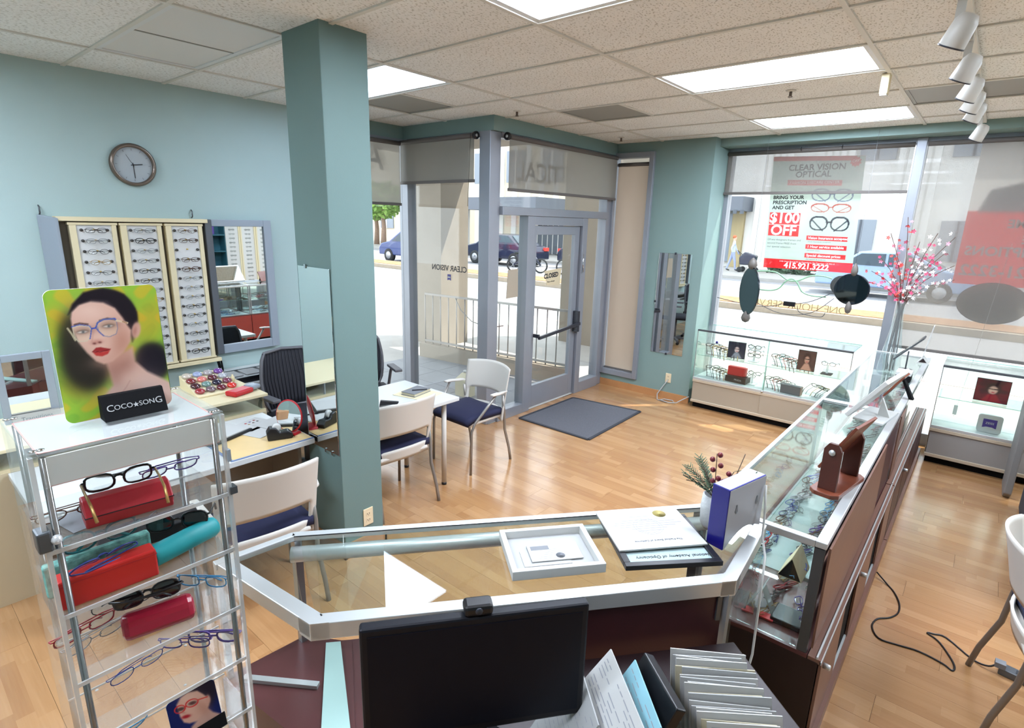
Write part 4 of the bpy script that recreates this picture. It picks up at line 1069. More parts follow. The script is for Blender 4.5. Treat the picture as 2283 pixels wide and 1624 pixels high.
# potted sprig
mat('pot',(190,192,190),.7,bump=.4,bscale=90); mat('fern',(70,92,66),.7); mat('berry',(110,28,36),.35); mat('stem',(74,56,44),.8); mat('leaf_dark',(66,94,58),.5)
pp = thing('potted_sprig','white ribbed pot with berries and evergreen sprigs beside the sign box','plant',(-.645,1.985,ZT))
MB().lathe([(.032,0),(.042,.02),(.046,.08),(.042,.135),(.036,.135),(.036,.10)],(0,0,0),18).build('pot','pot',pp)
rq = random.Random(3); st = MB(); fe = MB()
for k in range(8):
    a = rq.uniform(2.3,4.4); L = rq.uniform(.10,.17); tip = Vector((L*math.cos(a),L*math.sin(a),.17+rq.uniform(-.01,.07)))
    base = Vector((0,0,.12)); st.tube([base,base*.4+tip*.6+Vector((0,0,.02)),tip],.0016,4)
    for j in range(13):
        p = base.lerp(tip,.15+.065*j)+Vector((0,0,.012)); d = (tip-base).normalized()
        for s_ in (-1,1):
            e = (d.cross(Vector((0,0,1)))*s_+d*.9+Vector((0,0,rq.uniform(-.3,.3)))).normalized()*.024; fe.tube([p,p+e],.0016,3)
st.build('stems','stem',pp); tag(fe.build('evergreen_needles','fern',pp),kind='stuff')
for q_,(dx,dy,h_) in enumerate(((-.01,.0,.30),(.05,.03,.235))):
    MB().tube([(0,0,.11),(dx*.6,dy*.6,.11+(h_-.11)*.6),(dx,dy,h_)],.0016,4).build('stalk','stem',pp)
    for k in range(6 if q_ == 0 else 5):
        f = .40+.60*k/5; p = Vector((dx*f+(.014 if k%2 else -.012),dy*f+rq.uniform(-.01,.01),.11+(h_-.11)*f)); MB().ball(p,.0105,9,6).build('berry','berry',pp)
MB().tube([(0,0,.11),(.05,.05,.2),(.07,.07,.30)],.0015,4).tube([(0,0,.11),(.07,.05,.17),(.12,.08,.20)],.0015,4).build('stalk','stem',pp)
for k in range(11):
    f = .3+.07*k; base = Vector((.07,.07,.11+.19*f)) if k < 6 else Vector((.03+.012*(k-5)*1.3,.03+.008*(k-5),.15+.012*(k-5)))
    d = Vector((rq.uniform(-.4,1),rq.uniform(-.6,.8),rq.uniform(-.1,.6))).normalized(); e = d.orthogonal().normalized()
    MB().add([base,base+d*.016+e*.009,base+d*.036,base+d*.016-e*.009],[(0,1,2,3)]).build('leaf','leaf_dark',pp,solid=.0008)

# ---- things standing on the long showcase row
mat('mahog',(112,56,36),.35,noise=.12,nscale=18); mat('mahog_dark',(74,34,24),.4,noise=.1,nscale=18)
ms = thing('mirror_stand','wooden tilting countertop mirror on the long showcase','mirror stand',(-.355,2.735,ZT),-.16)
MB().prism([(-.06,-.15),(-.035,-.175),(.035,-.175),(.06,-.15),(.06,.15),(.035,.175),(-.035,.175),(-.06,.15)],0,.02).build('base','mahog',ms,bevel=.003)
for yy in (-.135,.125):
    up_ = MB().extr([(-.036,yy,.02),(.036,yy,.02),(.036,yy,.205),(.018,yy,.235),(-.018,yy,.235),(-.036,yy,.205)],(0,.018,0)).build('upright','mahog_dark',ms,bevel=.002)
b_ = MB().lathe([(.013,-.006),(.013,0)],(0,0,0),14,axis='y').build('pivot_knob','alum_light',ms); b_.location = (0,-.135,.195)
R_ = Matrix.Rotation(.50,3,'Y')
MB().obox((0.01,-.004,.215),(.012,.236,.25),R_).build('mirror_frame','mahog',ms,bevel=.002)
MB().obox(Vector((0.01,-.004,.215))+R_@Vector((-.0066,0,0)),(.0012,.215,.228),R_).build('mirror_glass','mirror',ms)
wp = thing('leaning_mirror','large white framed mirror leaning on a stand on the showcase','mirror stand',(-.40,3.95,ZT),-.12)
R_ = Matrix.Rotation(.62,3,'Y')
MB().obox((.0,0.05,.16),(.025,.50,.30),R_).build('frame','white_plastic',wp,bevel=.003)
MB().obox(Vector((.0,0.05,.16))+R_@Vector((-.0136,0,0)),(.0012,.46,.26),R_).build('mirror_glass','mirror',wp)
MB().box(-.07,.09,-.12,.22,0,.015).build('base','white_plastic',wp,bevel=.003)
MB().extr([(.02,.04,.015),(.085,.04,.015),(.03,.04,.13)],(0,.02,0)).build('strut','white_plastic',wp)
ep = thing('easel_picture','dark red picture frame with a black easel back on the showcase','picture frame',(-.36,4.62,ZT),-.1)
R_ = Matrix.Rotation(.55,3,'Y')
MB().obox((0,0,.085),(.014,.15,.19),R_).build('frame','mahog',ep,bevel=.002)
MB().extr([(.03,-.02,.13),(.045,-.02,.13),(.115,-.02,.002),(.09,-.02,.002)],(0,.045,0)).build('easel_leg','black_matte',ep)
bb = thing('black_case_block','black and white small box on the showcase behind the white frame','box',(-.37,5.2,ZT)); MB().box(-.05,.05,-.07,.07,0,.05).build('body','black_matte',bb,bevel=.003); MB().box(-.05,.05,-.07,.07,.05,.075).build('lid','white_plastic',bb,bevel=.002)
m4 = thing('pole_mirror','slim tilted mirror on a metal post near the blossoms','mirror stand',(-.40,5.62,ZT))
MB().lathe([(.05,0),(.05,.008),(.006,.012)],(0,0,0),16).build('base','chrome',m4); MB().tube([(0,0,.01),(0,0,.16)],.006,8).build('post','alum_dark',m4)
R_ = Matrix.Rotation(.72,3,'Y'); MB().obox((0,0,.19),(.012,.17,.27),R_).build('mirror_frame','alum_dark',m4); MB().obox(Vector((0,0,.19))+R_@Vector((-.0066,0,0)),(.0012,.155,.25),R_).build('mirror_glass','mirror',m4)
as_ = thing('acrylic_sign','tall clear acrylic sign in a triangular red base at the end of the row','sign',(-.315,6.05,ZT))
MB().obox((.01,0,.19),(.006,.11,.30),Matrix.Rotation(.12,3,'Y')).build('panel','acrylic_edge',as_)
MB().extr([(-.045,-.05,0),(.045,-.05,0),(0,-.05,.06)],(0,.1,0)).build('base','white_plastic',as_); MB().extr([(-.03,-.0515,.012),(.03,-.0515,.012),(0,-.0515,.05)],(0,.001,0)).build('base_face','dark_maroon',as_)
ac2 = thing('acrylic_riser','clear acrylic riser lying on the showcase top','riser',(-.36,4.02,ZT)) if False else None
# ================================================================== LEFT WALL
cl = thing('wall_clock','round wall clock with bronze rim and grey face','clock',(-5.0,1.50,2.40))
mat('bronze',(120,108,98),.3,.7); mat('clock_face',(168,176,180),.5)
def disc(r, x0, x1, n=40): return MB().lathe([(r,x0),(r,x1)],(0,0,0),n,smooth=False,axis='x')
MB().lathe([(.150,0),(.152,.02),(.142,.036),(.128,.036),(.124,.010)],(0,0,0),44,axis='x',cap=False).build('rim','bronze',cl)
disc(.127,.004,.014).build('face','clock_face',cl)
for k in range(12):
    a = PI/6*k; L = .014
    MB().obox((.0145,-math.sin(a)*.108,math.cos(a)*.108),(.001,.003,L),Matrix.Rotation(a,3,'X')).build('hour_mark','ink_grey',cl)
def hand(ang, L, w_, nm):   # ang clockwise from 12 as seen from the room (+x side looking to -x: right = +y)
    d = Vector((0,math.sin(ang),math.cos(ang))); MB().bar(Vector((.017,0,0))-d*.015,Vector((.017,0,0))+d*L,w_,.0015,upv=(1,0,0)).build(nm,'ink',cl)
hand(math.radians(82),.062,.006,'hour_hand'); hand(math.radians(178),.095,.004,'minute_hand'); hand(math.radians(-30),.08,.0015,'second_hand')

mat('board_grey',(146,156,166),.45); mat('board_white',(216,216,214),.5,bump=.1,bscale=200); mat('board_dark',(104,96,84),.7); mat('wing_dark',(84,88,94),.5); mat('peg',(70,66,62),.4); mat('nose_peg',(206,172,76),.5)
bd = thing('frame_display_board','cream display board with three columns of eyeglasses on the wall','display board',(-5.0,1.44,.87))
MB().box(.001,.03,-.46,.50,0,1.12).build('back_board','board_dark',bd)
MB().box(.001,.10,-.47,.51,1.12,1.15).build('top_rail','cream',bd,bevel=.003)
MB().box(.001,.10,-.47,.51,-.03,0).build('bottom_rail','cream',bd,bevel=.003)
colx = [(-.39,-.13),(-.085,.165),(.215,.46)]
rnd = random.Random(11); bcols = [['dark','silver','dark','gold','dark','silver','gold','dark','silver','dark','dark','gold','silver','dark'],['silver','black','silver','dark','black','black','silver','gold','black','dark','silver','dark','black','dark'],['brown','brown',None,'brown','brown','silver','silver','silver','dark','dark','silver','dark','dark','black']]
cw_ = ['first','second','third']
for ci,(a,b) in enumerate(colx):
    col_ = MB().box(.03,.075,a,b,.02,1.10).build('column_panel','board_white',bd)
    for q in ((a-.012,a+.028),(b-.022,b+.008)): MB().box(.03,.085,q[0],q[1],.02,1.10).build('side_rail','cream',col_,bevel=.002)
    MB().box(.03,.088,a-.02,b+.015,1.095,1.112).build('cap_rail','cream',col_,bevel=.002); MB().box(.03,.088,a-.02,b+.015,.008,.022).build('foot_rail','cream',col_,bevel=.002)
    if ci < 3:
        MB().box(.03,.034,b+.008,b+.05,.02,1.1).build('slot','board_dark',bd)
    for k in range(14):
        z = 1.06-.0745*k; cy_ = (a+b)/2+.003
        for s in (-1,1): MB().lathe([(.0105,0),(.0105,.012)],(.075,cy_+s*.077,z),8,axis='x').build('peg','peg',col_)
        MB().lathe([(.006,0),(.004,.02)],(.075,cy_,z+.004),6,axis='x').build('nose_peg','nose_peg',col_)
        c = bcols[ci][k]
        if c is None: continue
        st = rnd.choice(['rect','oval','thin','rect','oval']) if c in ('silver','gold','dark') else rnd.choice(['rect','bold','rect','oval'])
        # front faces the room (+x): local -y -> +x
        M = TR((-5.0+.105+.012,1.44+cy_+rnd.uniform(-.003,.003),.87+z-.002), PI/2, rnd.uniform(-.1,.05))
        glasses(st, c, M, '%s eyeglasses on the %s column of the wall board, %s from the top' % ({'dark':'charcoal'}.get(c,c), cw_[ci], ['first','second','third','fourth','fifth','sixth','seventh','eighth','ninth','tenth','eleventh','twelfth','thirteenth','fourteenth'][k]), 'eyeglasses on the wall display board', parts=True, fold=True, lens='demo_lens')
lw = thing('board_wing','grey hinged cover wing at the side of the display board','cover panel',(-5.0,.93,.87))
MB().extr([(.002,-.045,.02),(.12,.03,0),(.12,.05,0),(.0,-.02,.02)],(0,0,1.14)).build('panel','board_grey',lw,bevel=.006)
for yy,nm in ((.905,'left'),(1.87,'right')):
    hk = thing('wall_hook','small metal hook above the %s end of the display board' % ('far' if nm == 'left' else 'mirrored'),'hook',(-5.0,yy,2.06)); MB().tube([(.002,0,-.03),(.02,0,-.02),(.02,0,.02),(.004,0,.03)],.005,5).build('wire','alum_dark',hk)
rm = thing('board_mirror','grey framed wall mirror hinged beside the display board','mirror',(-5.0,1.97,.89))
MB().box(.0,.075,-.035,.02,.0,1.13).build('hinge_side','wing_dark',rm,bevel=.006)
for q in ((-.02,.02,0,1.13),(.455,.525,0,1.13)): MB().box(.03,.065,q[0],q[1],q[2],q[3]).build('frame_side','board_grey',rm,bevel=.004)
for q in ((0,.075),(1.075,1.13)): MB().box(.03,.065,.02,.455,q[0],q[1]).build('frame_side','board_grey',rm,bevel=.004)
MB().box(.040,.046,.02,.455,.075,1.075).build('mirror_glass','mirror',rm)
cb = thing('hanging_chain','dark cable bundle hanging under the display board','cable',(-4.94,1.93,.70)); MB().tube([(0,0,.15),(.005,.01,.08),(0,.0,.0)],.012,6).tube([(.015,.02,.15),(.012,.03,.06),(.015,.02,-.02)],.008,5).build('strands','black_matte',cb)

# ================================================================== COLUMN FITTINGS
cm = thing('column_mirror','frameless tall mirror clipped to the teal column','mirror',(-2.915,1.704,.69))
MB().box(-.165,.165,-.006,-.001,.0,1.10).build('mirror_glass','mirror',cm,bevel=.002)
for x,z in ((-.08,1.10),(.03,0),(-.13,0),(.10,0)): MB().box(x-.008,x+.008,-.012,-.001,z-.012,z+.012).build('clip','chrome',cm)
def outlet(loc, rz, label):
    t = thing('wall_outlet', label, 'outlet', loc, rz, group='wall outlets')
    MB().box(-.036,.036,-.007,-.0005,-.058,.058).build('plate','outlet_cream',t,bevel=.003)
    for z in (-.021,.021):
        r = MB().box(-.017,.017,-.0085,-.007,z-.014,z+.014).build('socket','outlet_cream',t,bevel=.004)
        for x in (-.007,.007): MB().box(x-.0015,x+.0015,-.0092,-.0085,z-.005,z+.006).build('slot','ink',r)
        MB().box(-.002,.002,-.0092,-.0085,z-.011,z-.007).build('slot','ink',r)
    return t
outlet((-2.74,1.875,.225), PI/2, 'cream wall outlet low on the teal column')
outlet((-2.77,6.28,.265), 0, 'cream wall outlet on the pilaster under the hanging mirror')
outlet((-4.999,-1.2,1.2), PI/2, 'cream light switch plate reflected in the column mirror') if False else None
pcd = MB().tube([(-2.77,6.268,.24),(-2.80,6.24,.18),(-2.86,6.2,.06),(-2.83,6.15,.006),(-2.70,6.12,.006),(-2.62,6.16,.006),(-2.66,6.22,.012),(-2.76,6.20,.014),(-2.78,6.13,.016),(-2.66,6.09,.018),(-2.58,6.14,.02),(-2.53,6.2,.06),(-2.47,6.24,.10)],.006,6).build('outlet_cable','paper_grey'); tag(pcd,'grey power cord coiled on the floor below the pilaster outlet','cord')
mp_ = thing('pilaster_mirror','frameless hanging mirror on the teal pilaster','mirror',(-2.83,6.28,.56))
MB().box(-.205,.205,-.007,-.001,0,1.20).build('mirror_glass','mirror',mp_,bevel=.002)
for x,z in ((-.205,.62),(.0,1.2),(.0,0)): MB().box(x-.01,x+.01,-.012,-.001,z-.012,z+.012).build('clip','gun',mp_)

# ================================================================== DESK AND BACK CASE BY THE LEFT WALL
mat('desk_white',(204,206,204),.35); mat('desk_grey',(150,142,132),.6); mat('pad_wood',(214,184,128),.45,noise=.08,nscale=5); mat('pad_blue',(104,126,164),.5); mat('case_cream',(214,200,168),.5)
ds = thing('service_desk','white service desk left of the teal column','desk',(0,0,0))
MB().box(-3.67,-2.995,.35,1.69,.705,.74).build('desk_top','desk_white',ds,bevel=.004)
MB().box(-3.50,-3.48,.40,1.66,.18,.705).build('modesty_panel','desk_grey',ds)
for q in ((-3.62,-3.2,.38,.40),(-3.62,-3.12,1.64,1.66)): MB().box(*q,0,.705).build('side_panel','desk_grey',ds)
MB().box(-3.30,-3.24,.95,1.2,.55,.70).build('drawer','wood_base',ds)
pdm = MB().box(-3.36,-3.01,1.20,1.68,.7405,.7435).build('desk_pad','pad_wood'); tag(pdm,'wood patterned desk pad with blue edge on the service desk','desk pad')
e_ = MB()
for q in ((-3.375,-3.36,1.185,1.685),(-3.01,-2.998,1.185,1.685),(-3.36,-3.01,1.185,1.20)): e_.box(*q,.7405,.7445)
e_.build('border','pad_blue',pdm)
bc = thing('back_case','cream low glass case behind the service desk','showcase',(0,0,0))
MB().box(-4.25,-3.69,.2,1.73,.0,.735).build('body','case_cream',bc)
MB().box(-4.27,-3.68,.18,1.745,.845,.865).build('case_top','cream',bc,bevel=.003)
MB().box(-3.72,-3.695,.2,1.73,.735,.752).build('rail','cream',bc); MB().box(-4.24,-4.2,.2,1.73,.735,.845).build('back','case_cream',bc)
MB().box(-3.705,-3.700,.21,1.72,.752,.845).build('front_glass','case_glass',bc); MB().box(-4.2,-3.71,1.722,1.727,.735,.845).build('end_glass','case_glass',bc)
for yy in (.7,1.2): MB().box(-3.72,-3.70,yy-.004,yy+.004,.752,.845).build('divider','alum',bc)
# tinted lens samples in a tray
lt = thing('lens_tray','cream slanted tray for tinted sample lenses on the back case','tray',(-4.02,1.50,.866),.0)
R_ = Matrix.Rotation(-.5,3,'Y')
MB().extr([(-.15,-.14,0),(.15,-.14,0),(.15,-.14,.012),(-.15,-.14,.10)],(0,.28,0)).build('body','cream',lt,bevel=.003)
LC = [(188,176,160),(150,160,190),(168,160,160),(120,70,150),(120,40,44),(214,120,110),(90,24,40),(176,178,184),(64,14,26),(110,140,132),(30,24,50),(120,60,80),(150,40,50),(110,90,96),(96,20,40),(214,50,40)]
LN = ['clear beige','pale blue','pale grey','violet','dark red','salmon','burgundy','silver','maroon','grey green','navy','plum','crimson','smoke','wine','orange red']
for k in range(16):
    i, j = k // 4, k % 4
    m = mat('lens_%d' % k, LC[k], .08, spec=.8, coat=.5)
    x = -.105+.07*i; p = Vector((-4.02+x, 1.50-.105+.07*j, .866+.10-.293*(x+.15)+.012))
    o = MB().ball((0,0,0),.032,14,8,1,1,.55).build('sample_lens',m); o.location = p; o.rotation_euler = (0,.28,0)
    tag(o,'%s tinted sample lens in the cream tray' % LN[k],'lens','tinted lens samples in the tray')
rc = thing('red_case','red and grey clamp case lying on the back case','case',(-3.80,1.62,.866),.35)
MB().box(-.05,.05,-.10,.06,0,.035).build('body','red',rc,bevel=.012); MB().box(-.045,.045,.055,.13,.01,.04).build('clip','board_grey',rc,bevel=.01)
tl = thing('dark_tray','black tray of small grey cards on the back case by the wall','tray',(-4.58,1.95,.74)); 
MB().box(-.14,.14,-.18,.42,.0,.05).build('body','black_plastic',tl,bevel=.004)
for k in range(3): MB().box(-.09,.09,-.14+.16*k,-.01+.16*k,.05,.056).build('card','paper_grey',tl)
sd_ = thing('side_shelf','white side shelf under the black tray along the wall','shelf',(0,0,0)); MB().box(-4.99,-4.40,1.76,2.42,.70,.74).build('board','desk_white',sd_,bevel=.003); MB().box(-4.99,-4.95,1.78,2.40,0,.70).build('support','desk_grey',sd_)
bt = thing('small_bottle','small cream bottle standing by the red case','bottle',(-4.12,1.70,.866)); MB().lathe([(.014,0),(.014,.035),(.007,.045),(.007,.055)],(0,0,0),12).build('body','cream',bt)
# things on the desk
mat('clip_black',(24,26,28),.5)
cpb = thing('clipboard','clipboard with white forms on the service desk','clipboard',(-3.42,1.30,.7445),.35); MB().box(-.11,.11,-.15,.15,0,.018).build('board','clip_black',cpb,bevel=.003); MB().box(-.10,.10,-.14,.14,.018,.024).build('paper','paper',cpb)
def flat_sheet(c, ang, w_, h_, label, cat='paper', m='paper', extra=None):
    t = thing('paper_sheet', label, cat, c, ang); MB().box(-w_/2,w_/2,-h_/2,h_,0,.002).build('sheet',m,t)
    if extra: extra(t)
    return t
def broch(t):
    for k in range(6): MB().lathe([(.008,0),(.008,.0008)],(-.05+.03*(k%2),.02+.035*(k//2),.002),10).build('swatch',['red','fr_gold','fr_purple','fr_brown','fr_red','fr_dark'][k],t)
    MB().box(.01,.07,.02,.09,.002,.0028).build('picture','clip_black',t); MB().box(.03,.065,.03,.06,.0028,.0032).build('picture_detail','red',t)
flat_sheet((-3.46,1.50,.7445),.35,.18,.14,'printed brochure with a dark product picture on the desk',extra=broch)
flat_sheet((-3.30,1.47,.7445),.35,.16,.10,'plain white sheet under the brochure edge')
flat_sheet((-3.38,1.62,.7475),.3,.20,.16,'white paper pile near the round mirror')
tp = thing('tape_dispenser','black tape dispenser on the service desk','tape dispenser',(-3.13,1.535,.7445),1.2)
MB().extr([(-.07,-.03,0),(.07,-.03,0),(.075,-.03,.025),(.05,-.03,.05),(.0,-.03,.045),(-.02,-.03,.075),(-.055,-.03,.08),(-.075,-.03,.05)],(0,.06,0)).build('body','black_plastic',tp,bevel=.006)
r_ = MB().lathe([(.012,-.01),(.026,-.01),(.026,.01),(.012,.01)],(0,0,0),16,axis='y').build('tape_roll','white_plastic',tp); r_.location = (-.015,0,.072)
rmr = thing('round_mirror','round tabletop mirror with red rim on the service desk','mirror',(-3.17,1.625,.7445),.35)
q = MB().lathe([(.098,-.004),(.104,0),(.098,.004)],(0,0,0),36,axis='y').build('rim','red',rmr); q.location = (0,0,.112); q.rotation_euler = (-.15,0,0)
q2 = MB().lathe([(.095,-.0065),(.095,-.004)],(0,0,0),36,smooth=False,axis='y').build('mirror_glass','mirror',q)
MB().extr([(-.06,-.03,0),(.06,-.03,0),(.05,-.03,.012),(-.05,-.03,.012)],(0,.06,0)).build('foot','red',rmr)
wb = thing('wooden_box','small wooden box behind the papers on the desk','box',(-3.55,.85,.741)); MB().box(-.06,.06,-.1,.1,0,.06).build('body','wood_base',wb,bevel=.003)
pt_ = thing('plate','white paper plate on the service desk behind the tower','plate',(-3.35,.72,.741)); MB().lathe([(.06,.0),(.10,.012),(.102,.014),(.06,.004)],(0,0,0),24).build('rim','paper',pt_)
# mirror on a stand with brand plate
tm_ = thing('table_mirror','grey framed table mirror standing on the back case','mirror',(-4.12,.555,.866))
for q in ((-.13,-.095,0,.40),(.085,.125,0,.40)): MB().box(-.012,.012,q[0],q[1],q[2],q[3]).build('frame_side','board_grey',tm_,bevel=.003)
for q in ((.0,.04),(.36,.40)): MB().box(-.012,.012,-.095,.085,q[0],q[1]).build('frame_side','board_grey',tm_,bevel=.003)
MB().box(.002,.006,-.095,.085,.04,.36).build('mirror_glass','mirror',tm_)
MB().extr([(.012,-.10,0),(.05,-.10,0),(.04,-.10,.05),(.012,-.10,.05)],(0,.22,0)).build('brand_plate','vent_grey',tm_,bevel=.003)
text('Transitions',.032,'ink',tm_,(.0475,.01,.025),frame3((0,1,0),(-.2,0,1)))

# ================================================================== CHAIRS
mat('shell',(204,199,190),.42); mat('leg_brown',(120,108,96),.4,.3)
def shell_chair(loc, rz, label, fabric='navy_fabric', leg='steel_leg', group='white shell chairs'):
    """faces local +x"""
    t = thing('shell_chair', label, 'chair', loc, rz, group=group)
    MB().grid(lambda u,v: (-.175+.41*u-.02*(2*v-1)**2*(1-u), (-.225+.45*v)*(1-.06*u), .472+.012*(1-(2*u-1)**2)*(1-(2*v-1)**2)-.03*max(0,u-.8)/.2), 8, 8).build('seat',fabric,t,solid=.05,bevel=0)
    MB().box(-.20,.22,-.21,.21,.415,.445).build('seat_pan','shell',t,bevel=.012)
    NU, NV = 24, 20; V_ = []; F_ = []
    for j in range(NV+1):
        for i in range(NU+1):
            s_ = 2*i/NU-1; v = j/NV
            V_.append((-.205-.085*v-.02*v*v+(.055+.03*v)*s_*s_, .245*s_*(1+.05*v), .405+.455*v-.018*s_*s_*v-.02*s_*s_*(1-v)))
    for j in range(NV):
        for i in range(NU):
            if 4 <= j < 9 and 2 <= i < NU-2: continue
            F_.append((j*(NU+1)+i,j*(NU+1)+i+1,(j+1)*(NU+1)+i+1,(j+1)*(NU+1)+i))
    MB().add(V_,F_,True).build('backrest','shell',t,solid=.011)
    for s in (-1,1):
        MB().extr([(-.19,s*.25,.645),(-.02,s*.262,.662),(.03,s*.268,.662),(.03,s*.305,.662),(-.04,s*.312,.662),(-.18,s*.275,.655)],(0,0,.014)).build('armrest','shell',t,bevel=.005)
        MB().tube([(-.16,s*.238,.62),(-.185,s*.24,.46),(-.20,s*.235,.30),(-.25,s*.245,.12),(-.27,s*.25,.0)],.0125,8).build('leg',leg,t)
        MB().tube([(-.02,s*.285,.655),(.06,s*.262,.56),(.17,s*.24,.45),(.205,s*.235,.38),(.212,s*.235,.0)],.0115,8).build('leg',leg,t)
    return t
shell_chair((-2.77,1.20,0), PI-.12, 'white shell chair with navy seat tucked at the service desk by the column')
shell_chair((-3.16,2.37,0), PI-.05, 'white shell chair half hidden behind the teal column at the white table')
shell_chair((-3.24,3.30,0), -PI/2-.02, 'white shell chair with navy seat at the end of the white table by the door')
mat('pattern_navy',(40,50,80),.85,noise=.7,nscale=55)
shell_chair((.56,3.04,0), 0.10, 'white shell chair with patterned navy seat beside the partition desk', 'pattern_navy','leg_brown')
mat('mesh_black',(30,30,38),.75); mat('chair_grey',(92,92,96),.5)
def office_chair(loc, rz, label):
    """faces local +x"""
    t = thing('office_chair', label, 'chair', loc, rz, group='black office chairs')
    W_ = .23
    def bk(s, v): return Vector((-.24-.06*v+.05*s*s, W_*s*(.86+.14*math.sin(PI*min(1,v*1.1))), .52+.48*v))
    path = [bk(-.95,0)]+[bk(-1,v/8) for v in range(1,8)]+[bk(-.85,.98),bk(0,1.0),bk(.85,.98)]+[bk(1,1-v/8) for v in range(1,8)]+[bk(.95,0),bk(0,-.02)]
    MB().tube(path,.014,6,closed=True).build('back_frame','chair_grey',t)
    MB().grid(lambda u,v: bk((2*u-1)*.94,.01+.97*v), 8, 8).build('backrest','mesh_black',t,solid=.006)
    for k in range(13):
        s = -.85+1.7*k/12; MB().tube([bk(s,.04)-Vector((-.006,0,0)),bk(s,.5)+Vector((.006,0,0)),bk(s,.96)+Vector((.006,0,0))],.005,4).build('rib','mesh_black',t)
    MB().grid(lambda u,v: (-.22+.46*u, -.235+.47*v, .475+.02*(1-(2*v-1)**2)), 6, 6).build('seat','mesh_black',t,solid=.06)
    for s in (-1,1): MB().tube([(-.18,s*.27,.46),(-.16,s*.29,.62),(-.12,s*.29,.68)],.016,6).box(-.16,.10,s*.29-.035,s*.29+.035,.68,.705).build('armrest','chair_grey',t,bevel=.006)
    MB().tube([(0,0,.06),(0,0,.44)],.028,10).build('gas_column','chair_grey',t)
    for k in range(5):
        a = 2*PI*k/5; MB().bar((0,0,.09),(.28*math.cos(a),.28*math.sin(a),.07),.04,.03).build('base_leg','chair_grey',t)
        c = MB().lathe([(.01,-.012),(.028,-.012),(.028,.012),(.01,.012)],(0,0,0),10,axis='y').build('caster','black_plastic',t); c.location = (.28*math.cos(a),.28*math.sin(a),.028)
    return t
office_chair((-4.06,2.22,0), .05, 'black ribbed office chair behind the service desk')
office_chair((-4.22,2.92,0), -.35, 'black ribbed office chair peeking out behind the teal column')

# ================================================================== WHITE TABLE NEAR THE DOOR
wt = thing('white_table','white table with slim white legs near the entrance','table',(0,0,0))
MB().box(-3.62,-2.96,2.02,2.90,.71,.74).build('table_top','desk_white',wt,bevel=.004)
for x,y in ((-3.05,2.82),(-3.52,2.82),(-3.05,2.10),(-3.52,2.10)):
    lg = MB().tube([(x,y,.02),(x,y,.71)],.020,12).build('leg','shell',wt); MB().tube([(x,y,0),(x,y,.022)],.0205,12).build('foot','black_plastic',lg)
en = thing('envelope','large cream envelope on the white table','envelope',(-3.24,2.72,.7405),.25); MB().box(-.15,.15,-.12,.12,0,.004).build('paper','cream',en)
nb = thing('notebook','grey hardcover notebook lying on the envelope','notebook',(-3.26,2.72,.745),.2); MB().box(-.065,.065,-.10,.10,0,.005).build('cover','ink_grey',nb); MB().box(-.062,.063,-.097,.097,.005,.022).build('pages','mag_yellow',nb); MB().box(-.065,.065,-.10,.10,.022,.027).build('cover','ink_grey',nb)
pn = MB().tube([(-3.26,2.68,.776),(-3.20,2.78,.776)],.005,8).build('pen','ink'); tag(pn,'black pen lying on the grey notebook','pen')
sp_ = thing('stapler','black stapler on the white table beside the column','stapler',(-3.13,2.36,.7405),.9); MB().box(-.07,.07,-.018,.018,0,.015).build('base','black_plastic',sp_,bevel=.004); MB().extr([(-.07,-.016,.02),(.06,-.016,.03),(.07,-.016,.045),(-.06,-.016,.06)],(0,.032,0)).build('arm','black_plastic',sp_,bevel=.005)
dm = MB().prism([(-3.60,4.44),(-3.60,5.46),(-2.76,5.58),(-2.72,4.44)],0.0005,.009)
mat('mat_grey',(92,92,98),.95,noise=.15,nscale=160); mat('mat_edge',(52,54,60),.8)
do = dm.build('door_mat','mat_grey'); tag(do,'dark grey doormat inside the entrance','doormat')
e = MB()
for a,b in (((-3.60,4.44),(-3.60,5.46)),((-3.60,5.46),(-2.76,5.58)),((-2.76,5.58),(-2.72,4.44)),((-2.72,4.44),(-3.60,4.44))): e.bar((*a,.006),(*b,.006),.03,.010)
e.build('rubber_edge','mat_edge',do)

# ================================================================== RIGHT SIDE
mat('part_grey',(128,126,124),.6); mat('part_navy',(44,58,74),.6); mat('pale_trim',(200,206,210),.4)
pa = thing('grey_partition','grey rounded partition panel at the aisle end','partition',(0,0,0))
pr2 = [(5.80,.0),(5.74,.05),(5.74,.90),(5.80,.97),(6.15,.97),(6.15,.0)]
MB().extr([(.40,y,z) for y,z in pr2],(.05,0,0)).build('panel','part_grey',pa,bevel=.008)
pb = thing('navy_partition','navy desk partition in front of the grey panel','partition',(0,0,0))
MB().extr([(.50,3.9,0),(.50,5.65,0),(.50,5.65,.80),(.50,5.55,.86),(.50,3.9,.86)],(.04,0,0)).build('panel','part_navy',pb,bevel=.006)
MB().box(.495,.545,3.9,5.6,.86,.88).build('cap','pale_trim',pb); MB().box(.54,1.3,3.9,5.6,.70,.73).build('worktop','cream',pb)
ps = thing('power_strip','grey power strip on the floor under the patterned chair','power strip',(.50,3.30,0),-.15)
MB().box(-.12,.20,-.03,.03,0,.035).build('body','alum_dark',ps,bevel=.004)
for k in range(4): MB().box(-.06+.06*k,-.03+.06*k,-.014,.014,.035,.037).build('socket','ink',ps)
pg = MB().box(.36,.40,3.28,3.32,.036,.062).build('plug','ink_grey'); tag(pg,'grey plug at the end of the black floor cord','plug')
